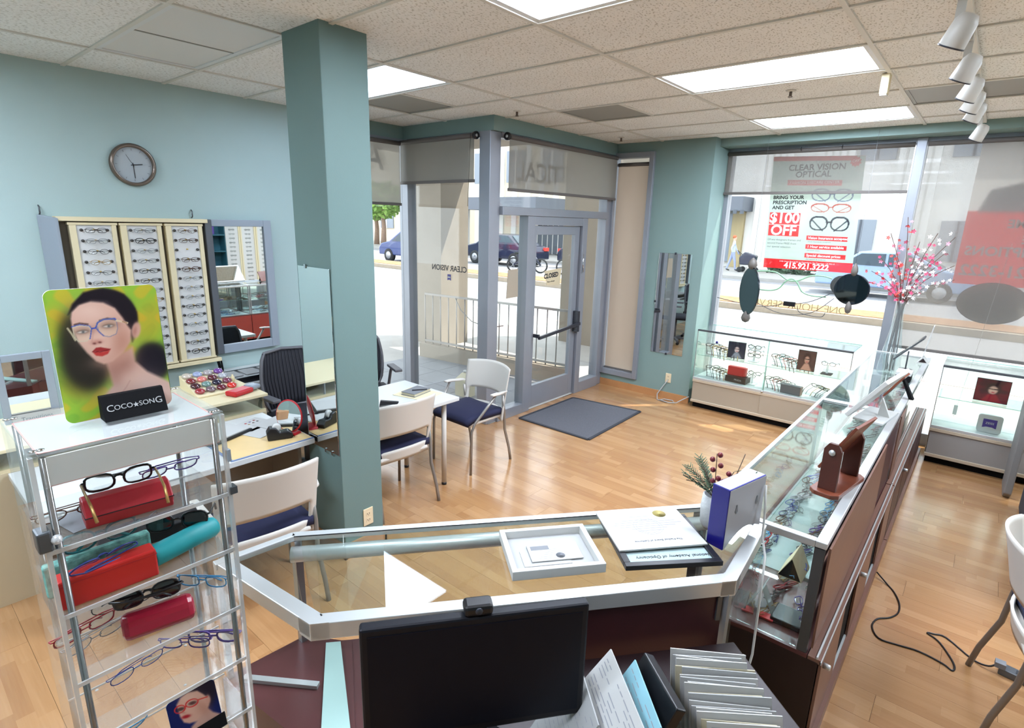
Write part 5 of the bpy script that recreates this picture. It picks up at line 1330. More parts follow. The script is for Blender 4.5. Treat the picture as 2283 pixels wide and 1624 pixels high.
crd_ = [(-.20,3.80,.03),(-.13,3.74,.004),(-.09,3.68,.004),(-.055,3.58,.004),(-.05,3.48,.004),(-.08,3.40,.004),(-.13,3.34,.004),(-.142,3.25,.004),(-.10,3.17,.004),(-.02,3.18,.004),(.07,3.20,.004),(.17,3.18,.004),(.208,3.155,.004),(.215,3.2,.004),(.19,3.27,.004),(.14,3.36,.004),(.09,3.395,.004),(.12,3.41,.004),(.17,3.42,.004),(.28,3.32,.004),(.34,3.29,.02),(.37,3.30,.045)]
def smooth(pts, n=4):
    P = [Vector(p) for p in pts]; out = []
    for i in range(len(P)-1):
        a, b, c, d = P[max(i-1,0)], P[i], P[i+1], P[min(i+2,len(P)-1)]
        for k in range(n):
            t = k/n; out.append(.5*((2*b)+(-a+c)*t+(2*a-5*b+4*c-d)*t*t+(-a+3*b-3*c+d)*t**3))
    return out+[P[-1]]
tag(MB().tube(smooth(crd_),.0045,6).build('floor_cord','black_plastic'),'black cord snaking across the aisle floor','cord')
# far side of the shop, seen in the wall mirror
sh = thing('teal_shelf','dark teal shelf unit with small pictures on the far wall','shelf',(3.29,5.15,0))
mat('teal_dark',(34,84,98),.5)
MB().box(-.30,-.001,-.35,.30,.85,.88).build('board','teal_dark',sh)
for z in (.25,1.25,1.6,2.0): MB().box(-.30,-.02,-.35,.30,z,z+.025).build('board','teal_dark',sh)
MB().box(-.02,-.001,-.35,.30,.0,2.05).build('back','teal_dark',sh)
for y in (-.37,.30): MB().box(-.30,-.001,y,y+.02,0,2.05).build('side','teal_dark',sh)
for k,(y,z) in enumerate(((5.1,1.275),(5.2,1.625))):
    pf = thing('small_picture','small portrait card on the teal shelf, %s' % ['lower','upper'][k],'picture',(3.12,y,z)); MB().box(-.005,.005,-.09,.09,0,.24).build('card',['cream','fr_purple'][k],pf)
for k in range(3):
    t = thing('far_display_board','white eyeglasses display column on the far wall, %s from the shelf' % ['first','second','third'][k],'display board',(3.29,5.72+.36*k,.5))
    MB().box(-.03,-.001,-.15,.15,0,1.55).build('panel','board_white',t)
    for s in (-1,1): MB().box(-.06,-.001,s*.16-.015,s*.16+.015,0,1.55).build('side_rail','cream',t)
    for j in range(18):
        pass
    for j in range(15): glasses(['rect','oval','thin'][j%3],'dark',TR((3.29-.045,5.72+.36*k,.58+.095*j),-PI/2),'charcoal eyeglasses on the far wall, %s column, %s from the bottom' % (['first','second','third'][k],NTH[j]),'eyeglasses on the far wall columns',parts=False,fold=True)

# ================================================================== CEILING FITTINGS
tk = thing('track_light_rail','white ceiling track carrying the spotlights','light track',(-.27,0,ZC-.001)); MB().box(-.018,.018,2.2,6.38,-.03,-.009).build('track','ceil_grid',tk,bevel=.002)
mat('spot_white',(206,204,198),.4); m_ = mat('spot_glow',(255,250,240),.3,emit=(255,250,240),estr=14.0)
for k,(y,lit) in enumerate(((2.95,1),(3.6,1),(4.12,1),(4.50,1),(4.88,0),(5.85,1))):
    t = thing('track_spotlight','white track spotlight, %s of six from the near end' % ['first','second','third','fourth','fifth','sixth'][k],'spotlight',(-.27,y,ZC-.031),group='track spotlights')
    MB().box(-.012,.012,-.03,.03,-.03,0).build('adapter','spot_white',t,bevel=.002)
    MB().bar((0,.0,-.03),(-.0,0,-.13),.012,.03,upv=(1,0,0)).build('arm','spot_white',t)
    h_ = MB().lathe([(.052,-.075),(.056,-.07),(.05,.03),(.035,.06),(.02,.065),(0,.066)],(0,0,0),18,cap=False).build('lamp_head','spot_white',t); h_.scale = (.85,.85,.85); h_.location = (.015,0,-.14); h_.rotation_euler = (.25,.42,0)
    MB().lathe([(.001,-.071),(.046,-.070)],(0,0,0),18).build('lamp_face','spot_glow' if lit else 'troffer_pan',h_)
    MB().lathe([(.0535,-.077),(.0575,-.077),(.0575,-.07)],(0,0,0),18,cap=False).build('rim','gun',h_)
for k,(x,y,lb) in enumerate(((-3.41,4.03,'sprinkler head on the ceiling above the corner post'),(-3.39,5.81,'sprinkler head near the narrow window'),(-1.29,4.48,'sprinkler head between the two long lights'))):
    t = thing('sprinkler_head',lb,'sprinkler',(x,y,ZC)); MB().lathe([(.035,0),(.03,-.006),(.01,-.008)],(0,0,0),16).build('escutcheon','ceil_grid',t); MB().lathe([(.010,-.006),(.010,-.035),(.016,-.04),(.016,-.044),(.004,-.046)],(0,0,0),10).build('nozzle','bronze',t)
sn = thing('ceiling_sensor','cream box sensor hanging from the ceiling grid','sensor',(-.70,4.32,ZC-.10)); MB().box(-.022,.022,-.035,.035,-.02,.095).build('box','cream',sn,bevel=.004); MB().box(-.018,.018,-.03,.03,-.028,-.02).build('foot','white_plastic',sn)
# ================================================================== ACRYLIC TOWER
CAMV = Vector((0,0,CAM_H)); TS = 1.25
def tw(x, y, z): return CAMV+(Vector((x,y,z))-CAMV)*TS
a_ = tw(-1.27,.125,1.71); b_ = tw(-1.05,.41,1.71)
X0, X1, Y0, Y1, ZTP = a_.x, b_.x, a_.y, b_.y, a_.z
SH = [tw(-1.05,0,z).z for z in (1.54,1.42,1.285,1.16,1.03)]
at = thing('acrylic_tower','tall clear acrylic eyeglasses tower beside the counter','display tower',(0,0,0))
mat('mirror_post',(150,152,152),.2,.85); mat('tower_white',(176,178,175),.4); mat('pink_edge',(206,140,130),.6)
glass_mat('frost',(0.86,0.87,0.86),.4,.05,haze=.8,hazecol=(.88,.89,.87))
MB().box(X0,X1,Y0,Y1,ZTP-.008,ZTP).build('top_plate','acrylic',at,bevel=.001)
MB().box(X0+.018,X1-.018,Y0+.018,Y1-.018,ZTP-.016,ZTP-.0085).build('header_tray','tower_white',at)
e = MB()
for q in ((X0+.016,X1-.016,Y0+.016,Y0+.019),(X0+.016,X1-.016,Y1-.019,Y1-.016),(X0+.016,X0+.019,Y0+.016,Y1-.016),(X1-.019,X1-.016,Y0+.016,Y1-.016)): e.box(*q,ZTP-.0083,ZTP-.0078)
e.build('pink_border','pink_edge',at)
zb_ = tw(-1.05,0,1.65).z
MB().box(X1-.012,X1-.008,Y0+.02,Y1-.012,zb_,ZTP-.016).build('header_panel','frost',at)
MB().box(X1-.0085,X1-.0075,Y0+.02,Y1-.012,zb_-.0015,zb_).build('pink_border','pink_edge',at)
MB().box(X1-.004,X1,Y0,Y1,zb_,ZTP-.008).build('front_panel','acrylic',at)
for q in ((Y0,Y0+.005),(Y1-.005,Y1)):
    MB().box(X0,X1,q[0],q[1],.10,ZTP-.008).build('side_panel','acrylic',at)
for x in (X0+.012,X1-.012):
    for y in (Y0+.022,Y1-.022):
        MB().tube([(x,y,.10),(x,y,ZTP-.016)],.0065,8).build('post','mirror_post',at)
for x in (X1+.001,):
    for y in (Y0+.003,Y1-.003): MB().box(x-.012,x,y-.004,y+.004,.10,ZTP-.008).build('corner_edge','acrylic_edge',at)
lev = SH+[SH[-1]-.155*k for k in (1,2,3,4)]
for z in lev:
    MB().box(X0+.004,X1-.004,Y0+.006,Y1-.006,z-.004,z).build('shelf','acrylic',at)
    MB().box(X1-.006,X1-.002,Y0+.006,Y1-.006,z-.005,z+.004).build('shelf_lip','acrylic_edge',at)
    MB().box(X0+.10,X0+.103,Y0+.006,Y1-.006,z,z+.004).build('shelf_rib','acrylic_edge',at)
    for k in range(4): MB().lathe([(.004,0),(.004,.0006)],(X0+.06+.05*(k%2),Y0+.06+.2*(k//2),z),8).build('hole','white_plastic',at)
for y in (Y0+.01,Y0+.022,Y1-.022,Y1-.01):
    for x in (X0+.012,X1-.012): MB().lathe([(.006,0),(.007,.002),(.003,.003)],(x,y,ZTP),10).build('screw','chrome',at)
for z in (SH[0]+.03,SH[3]-.02,):
    MB().box(X1-.03,X1+.008,Y0-.012,Y0+.012,z-.022,z+.022).build('hinge','alum_dark',at,bevel=.004)
    MB().ball((X1+.006,Y0+.018,z),.010,10,6).build('knob','acrylic_edge',at)
MB().box(X1-.02,X1+.006,Y1-.004,Y1+.012,SH[0]+.0,SH[0]+.018).build('hinge','alum_dark',at)
MB().box(X1-.025,X1+.004,Y1-.002,Y1+.006,SH[0]+.085,SH[0]+.115).build('lock_plate','board_grey',at)
MB().box(X0-.02,X1+.02,Y0-.02,Y1+.02,0,.10).build('plinth','black_plastic',at,bevel=.008)

# ---- goods in the tower (each a thing of its own)
mat('case_red1',(176,34,46),.4); mat('case_red2',(196,38,34),.4); mat('case_crim',(168,32,56),.25); mat('case_teal',(34,160,166),.5); mat('case_black',(34,32,34),.8)
def hexcase(c, rz, L, m, label):
    t = thing('glasses_case', label, 'glasses case', c, rz)
    pr = [(-.030,0),(.030,0),(.040,.028),(.012,.058),(-.018,.058),(-.040,.028)]
    MB().extr([(x,-L/2,z) for x,z in pr],(0,L,0)).build('body',m,t,bevel=.003)
    MB().box(-.0405,.0405,-L/2-.0008,L/2+.0008,.0275,.029).build('seam','case_black',t)
    return t
z1, z2, z3, z4, z5 = SH
hexcase((X1-.075,.318,z1+.001),-.10,.165,'case_red1','dark red angular glasses case on the top tower shelf')
gg = glasses('cat','black',TR((X1-.118,.318,z1+.070),-PI/2-.1,-.06),'black cat-eye glasses with gold arms resting over the red case',lens='lens')
for c_ in list(gg.children):
    if c_.name.startswith('temple'): c_.material_slots[0].link = 'OBJECT'; c_.material_slots[0].material = MATS['fr_gold']
glasses('oval','brown',TR((X1-.10,.222,z1+.030),PI/2-.05,.5),'brown glasses with folded arms on the top tower shelf',fold=True)
glasses('rect','purple',TR((X1-.17,.44,z1+.035),PI/2,.6),'purple glasses behind the red case on the top tower shelf',fold=True)
lb2 = thing('leaflet','small grey leaflet lying under the red case','leaflet',(X1-.12,.27,z1+.0006),.2); MB().box(-.05,.05,-.07,.07,0,.001).build('sheet','ink_grey',lb2)
# second shelf
t = thing('glasses_case','flat red glasses case on the second tower shelf','glasses case',(X1-.045,.255,z2+.001),-.04); MB().box(-.022,.022,-.09,.09,0,.066).build('body','case_red2',t,bevel=.004); MB().box(-.0225,.0225,-.0905,.0905,.055,.0565).build('seam','case_red1',t)
t = thing('glasses_case','teal cylindrical glasses case lying on the second tower shelf','glasses case',(X1-.085,.425,z2+.026),0.25)
MB().lathe([(.0,-.085),(.024,-.085),(.026,-.082),(.026,.070),(.022,.080),(.012,.084),(0,.085)],(0,0,0),24,axis='y').build('body','case_teal',t)
MB().lathe([(.0005,-.0865),(.0225,-.0865),(.0225,-.0852)],(0,0,0),24,axis='y').build('end_cap','fr_teal',t)
t = thing('glasses_case','black wedge glasses case behind the sunglasses','glasses case',(X1-.20,.385,z2+.001),-.1); MB().extr([(-.03,-.11,0),(.03,-.11,0),(.03,-.11,.035),(-.03,-.11,.05)],(0,.22,0)).build('body','case_black',t,bevel=.003)
glasses('cat','teal',TR((X1-.095,.262,z2+.108),-PI/2,.10,s=1.08),'teal glasses lying folded on top of the flat red case',fold=True)
glasses('rect','blue',TR((X1-.048,.25,z2+.082),-PI/2+.25,-.9),'dark blue glasses with crossed arms on the flat red case',fold=True)
glasses('bold','black',TR((X1-.125,.425,z2+.062),PI/2-.5,-.2,s=1.05),'black wrap sunglasses with patterned arms above the teal case',lens='dark_lens')
mat('floral',(110,170,160),.6,noise=.5,nscale=60)
t = thing('glasses_case','patterned teal pouch behind the flat red case','pouch',(X1-.10,.255,z2+.001)); MB().box(-.012,.012,-.10,.10,0,.078).build('body','floral',t,bevel=.006)
# third shelf
t = thing('glasses_case','crimson rounded glasses case on the third tower shelf','glasses case',(X1-.08,.345,z3+.001),-.2); MB().extr([(-.032,-.075,.0),(.03,-.075,.0),(.036,-.075,.02),(.026,-.075,.052),(-.0,-.075,.060),(-.03,-.075,.045)],(0,.15,0)).build('body','case_crim',t,bevel=.014)
glasses('bold','dark',TR((X1-.105,.335,z3+.080),-PI/2-.25,.15,s=1.08),'dark tinted sunglasses with crossed silver arms on the crimson case',lens='dark_lens',fold=True)
glasses('rect','sky',TR((X1-.10,.455,z3+.055),PI/2-.9,.1),'light blue glasses standing at the end of the third tower shelf',fold=True)
glasses('rect','red',TR((X1-.15,.215,z3+.028),PI/2+.2,.3),'dark red glasses on the third tower shelf',fold=True)
glasses('thin','silver',TR((X1-.11,.225,z3+.022),PI/2+.25,.3),'silver glasses on the third tower shelf',fold=True)
glasses('thin','black',TR((X1-.19,.30,z3+.03),PI/2-.2,.2),'thin black glasses behind the crimson case',fold=True)
# fourth shelf
glasses('rect','purple',TR((X1-.13,.405,z4+.035),PI/2-.8,.15),'violet glasses near the middle of the fourth tower shelf',fold=True)
glasses('cat','purple',TR((X1-.10,.465,z4+.035),PI/2-.8,.15),'violet glasses with copper arms at the end of the fourth tower shelf',fold=True)
glasses('thin','blue',TR((X1-.14,.30,z4+.025),PI/2+.2,.2),'blue and gold glasses on the fourth tower shelf',fold=True)
# fifth shelf
glasses('oval','sky',TR((X1-.13,.235,z5+.115),PI/2+.1,.5),'light blue glasses lying above the portrait card',fold=True) if False else None
glasses('oval','sky',TR((X1-.13,.235,z5+.03),PI/2+.1,.6),'light blue oval glasses on the fifth tower shelf',fold=True)
glasses('rect','teal',TR((X1-.07,.225,z5+.025),PI/2+.1,.6),'turquoise glasses in front on the fifth tower shelf',fold=True)

# ---- portrait poster on top of the tower
def bil(U, V, TL, TR_, BL, BR):
    X = (1-U)*(1-V)*BL[0]+U*(1-V)*BR[0]+(1-U)*V*TL[0]+U*V*TR_[0]
    Y = (1-U)*(1-V)*BL[1]+U*(1-V)*BR[1]+(1-U)*V*TL[1]+U*V*TR_[1]
    return X, Y
def portrait_green(U, V):
    X, Y = bil(U, V, (5,112), (1170,42), (238,1535), (1345,1312)); a = Art(X, Y, (146,188,62))
    nz = np.sin(X*.012+2.1*np.sin(Y*.009))*np.cos(Y*.013+1.3*np.sin(X*.011))
    a.mix(np.clip((nz-.15)*2.5,0,1),(204,178,52),.75); a.mix(np.clip((-nz-.35)*3,0,1),(120,172,60),.6)
    a.ell(1090,430,150,230,(206,160,48),.5,.25,.55); a.ell(130,420,110,150,(204,170,50),.3,.3,.6); a.ell(350,1150,190,120,(206,176,56),.2,.3,.55)
    # hair mass and shadow
    a.ell(420,700,250,420,(46,44,36),-.25,.10); a.ell(430,880,200,270,(44,40,34),-.3,.12); a.ell(1120,860,210,215,(30,26,34),.2,.08)
    a.ell(620,390,345,300,(32,26,32),.1,.02); a.poly([(330,300),(950,330),(960,520),(900,640),(840,430),(300,420)],(32,26,32),20)
    a.ell(640,190,170,60,(62,54,64),.1,.3,.5)
    # neck and shoulders
    a.poly([(620,860),(900,700),(930,850),(1060,960),(1330,1080),(1350,1320),(560,1500),(600,1230),(690,1110),(660,980)],(206,166,150),18)
    a.ell(700,960,70,150,(150,104,92),-.15,.35,.6); a.ell(800,880,110,90,(150,100,86),-.5,.4,.75); a.ell(1120,1150,170,110,(232,204,192),.5,.45,.6); a.ell(700,1190,120,60,(222,190,176),-.3,.5,.5)
    a.line([(870,1060),(830,1130),(770,1210)],10,(176,132,118),14,.5)
    # face
    a.poly([(285,330),(360,255),(470,225),(600,235),(720,290),(800,390),(850,470),(890,520),(880,640),(800,760),(690,850),(600,880),(520,850),(430,760),(350,650),(290,500),(275,400)],(214,172,154),12)
    a.ell(460,320,120,70,(232,198,180),.1,.5,.7); a.ell(790,620,80,120,(186,132,112),-.3,.45,.7); a.ell(640,840,150,50,(196,150,132),-.25,.5,.6); a.ell(420,600,60,60,(226,190,172),0,.5,.5); a.ell(560,620,45,60,(230,196,178),0,.5,.6)
    a.poly([(250,360),(340,260),(480,205),(640,215),(760,300),(850,420),(900,470),(950,440),(940,300),(820,150),(600,90),(400,130),(290,250)],(32,26,32),14)
    a.ell(945,520,48,85,(206,158,142),.2,.1); a.ell(930,530,20,45,(164,108,94),.2,.3,.6)
    a.ell(760,700,60,110,(180,126,108),.5,.5,.5)
    # eyes, brows
    for cx,cy,rx in ((390,535,62),(650,475,62)):
        a.ell(cx,cy-8,rx+24,40,(120,74,66),-.12,.35,.75); a.ell(cx,cy,rx,20,(70,46,44),-.12,.12); a.ell(cx-4,cy+4,rx-14,11,(196,184,180),-.12,.15); a.ell(cx+4,cy+2,16,14,(62,72,84),0,.2); a.ell(cx+4,cy+2,7,7,(20,20,24),0,.2)
    a.line([(310,462),(360,448),(440,458)],18,(66,44,40),10,.75); a.line([(560,420),(640,398),(720,412)],18,(66,44,40),10,.75)
    # nose
    a.ell(530,645,55,24,(186,126,112),-.15,.4,.8); a.ell(505,660,16,9,(110,60,56),0,.3); a.ell(560,648,16,9,(110,60,56),0,.3); a.line([(495,540),(485,610),(480,640)],14,(190,142,126),14,.5)
    # lips
    a.poly([(482,745),(520,705),(565,698),(600,706),(670,718),(640,740),(560,748)],(150,44,44),5); a.poly([(482,748),(560,750),(645,738),(668,722),(640,772),(580,797),(520,790)],(182,60,54),6); a.line([(484,748),(560,750),(660,726)],7,(96,22,26),5)
    # spectacles
    L = [(292,490),(360,470),(450,480),(478,520),(468,590),(430,632),(350,640),(315,600)]; Rr = [(525,450),(570,415),(690,398),(730,420),(745,500),(730,560),(660,590),(600,580),(550,530)]
    for P in (L,Rr): a.poly(P,(222,206,176),4,.32)
    a.line([(285,485),(360,464),(455,478),(478,505),(520,495),(540,440),(600,408),(715,398),(735,420)],15,(62,84,168),5)
    a.line(Rr+[Rr[0]],8,(110,120,150),4,.8); a.line(L+[L[0]],9,(206,196,168),4,.9)
    a.line([(478,500),(470,560),(462,610)],12,(70,84,160),5,.9); a.line([(520,495),(560,545),(600,580)],12,(70,84,160),5,.9); a.line([(245,500),(285,560),(318,625)],18,(196,184,150),6,.9)
    a.line([(735,420),(790,430),(850,445)],20,(212,190,160),6); a.line([(800,430),(840,445)],14,(150,100,70),6,.7)
    a.ell(330,980,150,230,(44,40,34),-.45,.25,.65)
    return a.C
pT, pB = tw(-1.16,.20,1.94), tw(-1.16,.20,1.72)
po = thing('portrait_poster','bright green poster of a woman wearing blue spectacles on the tower','poster',(0,0,0))
py0, py1, pz0, pz1, pxx = tw(-1.16,.197,0).y, tw(-1.16,.362,0).y, ZTP+.001, pT.z, tw(-1.16,0,0).x
def rounded(y0, y1, z0, z1, r, n=6):
    P = []
    for cy_, cz_, a0 in ((y1-r,z0+r,-PI/2),(y1-r,z1-r,0),(y0+r,z1-r,PI/2),(y0+r,z0+r,PI)):
        for k in range(n+1): a = a0+PI/2*k/n; P.append((cy_+r*math.cos(a), cz_+r*math.sin(a)))
    return P
lean_ = .05
RP = rounded(py0,py1,pz0,pz1,.016)
mat('card_white',(220,220,216),.6)
MB().extr([(pxx-lean_*(z-pz0)*1.0,y,z) for y,z in RP],(-.003,0,0)).build('card','card_white',po)
def clip_round(U, V, y0, y1, z0, z1, r):
    Y = y0+(y1-y0)*U; Z = z0+(z1-z0)*V
    dy = np.maximum(np.maximum(y0+r-Y, Y-(y1-r)),0); dz = np.maximum(np.maximum(z0+r-Z, Z-(z1-r)),0)
    d = np.sqrt(dy**2+dz**2); k = np.where(d > r, r/np.maximum(d,1e-9), 1.0)
    Y = np.where(d > r, np.where(Y < (y0+y1)/2, y0+r-dy*k, y1-r+dy*k), Y); Z = np.where(d > r, np.where(Z < (z0+z1)/2, z0+r-dz*k, z1-r+dz*k), Z)
    return Y, Z
def place_po(U, V):
    Y, Z = clip_round(U, V, py0, py1, pz0, pz1, .016)
    return (pxx-lean_*(Z-pz0)+.0006, Y, Z)
print_mesh('portrait_print',150,190,portrait_green,place_po,'print',po)
nbk = thing('name_block','black name block with silver lettering in front of the green poster','sign',(pxx+.026,(py0+py1)/2+.018,ZTP+.0005))
MB().extr([(-.022,-.062,0),(.016,-.062,0),(-.006,-.062,.054),(-.018,-.062,.054)],(0,.124,0)).build('block','black_matte',nbk,bevel=.001)
slope = frame3((0,1,0),(-.022,0,.054))
for s_,y_,sz in (('C',-.0475,.021),('OCO',-.0225,.0155),('SON',.0235,.0155),('G',.0475,.021)): text(s_,sz,'silver_ink',nbk,(.0062,y_,.026),slope)
st_ = MB(); P = []
for k in range(10):
    r = .0062 if k%2 == 0 else .0026; a = PI/2+PI*k/5; P.append(Vector((.0064,.0015,.0255))+slope@Vector((r*math.cos(a),r*math.sin(a),0)))
st_.extr(P, slope@Vector((0,0,.0005))).build('star','silver_ink',nbk)

# ---- second portrait card on the fifth shelf
def portrait_blue(U, V):
    X, Y = bil(U, V, (1000,1045), (1410,820), (1010,1440), (1420,1215)); a = Art(X, Y, (24,32,84))
    a.ell(1270,960,120,130,(40,30,40),.2,.1); a.ell(1330,900,110,90,(34,26,38),0,.15)
    a.poly([(1080,1050),(1120,990),(1180,945),(1260,930),(1300,960),(1340,1000),(1330,1060),(1290,1130),(1230,1190),(1150,1210),(1110,1200),(1090,1150)],(206,160,140),8)
    a.poly([(1230,1170),(1310,1080),(1350,1120),(1440,1150),(1440,1460),(1100,1460),(1160,1240)],(200,156,138),10); a.ell(1190,990,60,40,(226,188,168),0,.5,.6); a.ell(1280,1080,40,60,(170,116,98),-.4,.5,.6)
    a.ell(1330,1010,20,40,(198,148,130),.2,.15)
    for cx,cy in ((1105,1085),(1205,1035)): a.ell(cx,cy,34,14,(70,44,42),-.35,.2,.9)
    for cx,cy,rx in ((1100,1085,42),(1200,1035,50)):
        P = [(cx+rx*math.cos(t),cy+30*math.sin(t)-.35*rx*math.cos(t)) for t in np.linspace(0,2*PI,20)]; a.line(P,9,(196,50,48),4)
    a.line([(1138,1070),(1155,1058)],9,(196,50,48),4); a.line([(1250,1010),(1330,985)],9,(196,60,50),4)
    a.ell(1135,1150,34,13,(160,30,40),-.3,.2); a.ell(1120,1115,16,8,(170,116,100),0,.4,.7)
    a.poly([(1150,1460),(1230,1260),(1300,1200),(1440,1180),(1440,1460)],(150,130,160),14,.6)
    return a.C
cz0, cz1 = z5+.001, z5+.118; cy0, cy1, cx_ = .322, .436, X1-.012
pc2 = thing('portrait_card','dark blue card of a woman in red spectacles on the fifth tower shelf','card',(0,0,0))
MB().extr([(cx_-.03*(z-cz0)/.1,y,z) for y,z in rounded(cy0,cy1,cz0,cz1,.010)],(-.002,0,0)).build('card','card_white',pc2)
def place_pc(U, V):
    Y, Z = clip_round(U, V, cy0, cy1, cz0, cz1, .010); return (cx_-.03*(Z-cz0)/.1+.0006, Y, Z)
print_mesh('portrait_print',90,95,portrait_blue,place_pc,'print',pc2)
nb2 = thing('name_block','small black name block in front of the dark blue card','sign',(X1-.006,.40,z5+.001)); MB().extr([(-.006,-.04,0),(.008,-.04,0),(-.002,-.04,.035)],(0,.08,0)).build('block','black_matte',nb2)
# ================================================================== STREET WINDOW DISPLAYS
mat('panel_taupe',(166,154,136),.5); mat('rail_taupe',(196,182,160),.4,.2)
mat('panel_greyish',(150,146,142),.5)
def window_case(x0, x1, label, pm_):
    t = thing('window_case', label, 'showcase', (0,0,0)); y0, y1 = 6.19, 6.645
    MB().box(x0+.01,x1-.01,y0+.05,y1,0,.07).build('toe_kick','black_matte',t)
    MB().box(x0,x1,y0+.012,y1,.07,.34).build('base','panel_taupe',t)
    mid = (x0+x1)/2
    MB().box(x0+.01,mid+.01,y0+.002,y0+.008,.10,.315).build('sliding_panel',pm_,t); MB().box(mid-.01,x1-.01,y0-.006,y0,.10,.315).build('sliding_panel',pm_,t)
    for z in (.07,.315): MB().box(x0,x1,y0-.01,y0+.012,z,z+.03).build('track_rail','rail_taupe',t,bevel=.003)
    MB().box(x0,x1,y0-.008,y0+.02,.345,.372).build('deck_rail','alum_light',t,bevel=.003)
    MB().box(x0+.004,x1-.004,y0+.012,y1-.004,.355,.37).build('deck','deck_white',t)
    k = MB().lathe([(.012,0),(.012,.014)],(mid,y0-.022,.358),10,axis='y').build('lock','chrome',t)
    MB().box(x0,x1,y0-.006,y0+.014,.915,.935).build('top_rail','alum_dark',t,bevel=.002)
    MB().box(x0,x1,y0+.014,y1,.925,.932).build('top_glass','case_glass',t)
    MB().box(x0,x1,y1-.003,y1,.924,.935).build('top_edge','glass_edge',t); MB().box(x1-.003,x1,y0+.014,y1,.924,.935).build('top_edge','glass_edge',t)
    MB().box(x0+.01,x1-.01,y0+.05,y1-.02,.625,.631).build('glass_shelf','case_glass',t); MB().box(x0+.01,x1-.01,y0+.048,y0+.05,.625,.631).build('shelf_edge','glass_edge',t)
    MB().box(x0+.003,mid+.01,y0+.002,y0+.006,.372,.915).build('sliding_glass','case_glass',t); MB().box(mid-.01,x1-.003,y0-.004,y0,.372,.915).build('sliding_glass','case_glass',t)
    for x in (x0,x1-.005): MB().box(x,x+.005,y0+.01,y1,.37,.925).build('side_glass','case_glass',t)
    MB().box(x0+.004,x1-.004,y1-.006,y1-.001,.37,.925).build('back_glass','case_glass',t)
    for x in (x0,x1-.006): MB().box(x,x+.006,y0-.004,y0+.006,.37,.915).build('post','alum',t)
    MB().box(mid-.003,mid+.003,y0-.005,y0+.007,.372,.915).build('glass_edge_strip','glass_edge',t)
    MB().tube([(mid,y0+.03,.37),(mid,y0+.03,.63)],.004,6).build('shelf_post','alum',t)
    return t
window_case(-2.43,-.87,'glass display case under the discount poster','panel_taupe')
window_case(-.17,1.35,'glass display case under the full length shade','panel_greyish')
rnd = random.Random(8)
STY['disp'] = (.0285,.0185,3.0,.0032); STY['dispo'] = (.028,.0195,2.2,.0030)
def fan(x, z, n, cols_, label, flip=1):
    for k in range(n):
        M = TR((x+.042*k+.03, 6.43-.006*k, z+.098-.008*k), PI+flip*.55+rnd.uniform(-.08,.08), -.42, s=1.1)
        c = cols_[k % len(cols_)]
        glasses(['disp','dispo'][k%2], c, M, label % (('charcoal' if c == 'dark' else c), ['first','second','third','fourth','fifth','sixth','seventh'][k]), 'eyeglasses in the window case', parts=False)
    st = thing('frame_rest','small black rest under the '+label.split(',')[1].strip(),'display rest',(x+.02*n,6.37,z)); MB().box(-.02*n,.02*n,-.05,.05,0,.012).build('base','acrylic_edge',st); MB().bar((-.02*n,-.04,.045),(.02*n,-.01,.03),.006,.006).build('rod','acrylic_edge',st)
fan(-2.36,.632,6,['dark','brown','gold','dark','black','gold'],'%s eyeglasses, upper row of glasses beside the blue dot, %s in line')
fan(-1.63,.632,6,['dark','brown','teal','red','dark','brown'],'%s eyeglasses, upper row of glasses between the two pictures, %s in line')
fan(-2.33,.372,6,['dark','silver','dark','brown','dark','gold'],'%s eyeglasses, lower row of glasses left of the red box, %s in line')
fan(-1.66,.372,5,['black','dark','red','dark','silver'],'%s eyeglasses, lower row of glasses before the grey box, %s in line')
fan(-1.20,.372,7,['dark','silver','gold','dark','black','silver','dark'],'%s eyeglasses, lower row of glasses after the grey box, %s in line',-1)
for k,(x,z,c) in enumerate(((-1.83,.80,'dark'),(-1.83,.745,'silver'),(-1.83,.70,'dark'),(-1.80,.50,'dark'),(-1.86,.46,'silver'),(-1.10,.735,'silver'))):
    glasses(['disp','dispo'][k%2],c,TR((x,6.33+.01*k,z),rnd.uniform(-.1,.1),0),'%s eyeglasses on the %s' % ('charcoal' if c == 'dark' else c, ['top of the clear upper stand','middle of the clear upper stand','bottom of the clear upper stand','top of the clear lower stand','bottom of the clear lower stand','last stand beside the second picture'][k]),'eyeglasses in the window case',parts=False)
for k,(x,z,h_) in enumerate(((-1.83,.632,.17),(-1.82,.372,.13),(-1.10,.632,.10))):
    t = thing('acrylic_stand','clear acrylic glasses stand, '+['on the shelf beside the first picture','on the deck beside the red box','on the shelf beside the second picture'][k],'display stand',(x,6.36,z)); MB().box(-.05,.05,-.05,.05,0,.008).build('base','acrylic_edge' if k < 2 else 'case_black',t); MB().box(-.01,.01,-.004,.004,.008,h_).build('upright','acrylic_edge',t)
def card_art(seed, base, skin, dark, accent):
    def fn(U, V):
        a = Art(U*100, (1-V)*100, base); rr = random.Random(seed)
        for k in range(7): a.ell(rr.uniform(0,100),rr.uniform(0,100),rr.uniform(6,18),rr.uniform(6,18),dark,0,.2,.5)
        a.ell(52,40,22,28,dark,0,.1); a.ell(52,46,14,19,skin,.1,.08); a.poly([(40,66),(64,64),(86,100),(20,100)],skin if accent is None else accent,3)
        a.line([(40,42),(50,42)],4,(24,20,24),1); a.line([(54,42),(65,41)],4,(24,20,24),1); a.ell(53,56,5,2,(170,50,60),0,.2)
        return a.C
    return fn
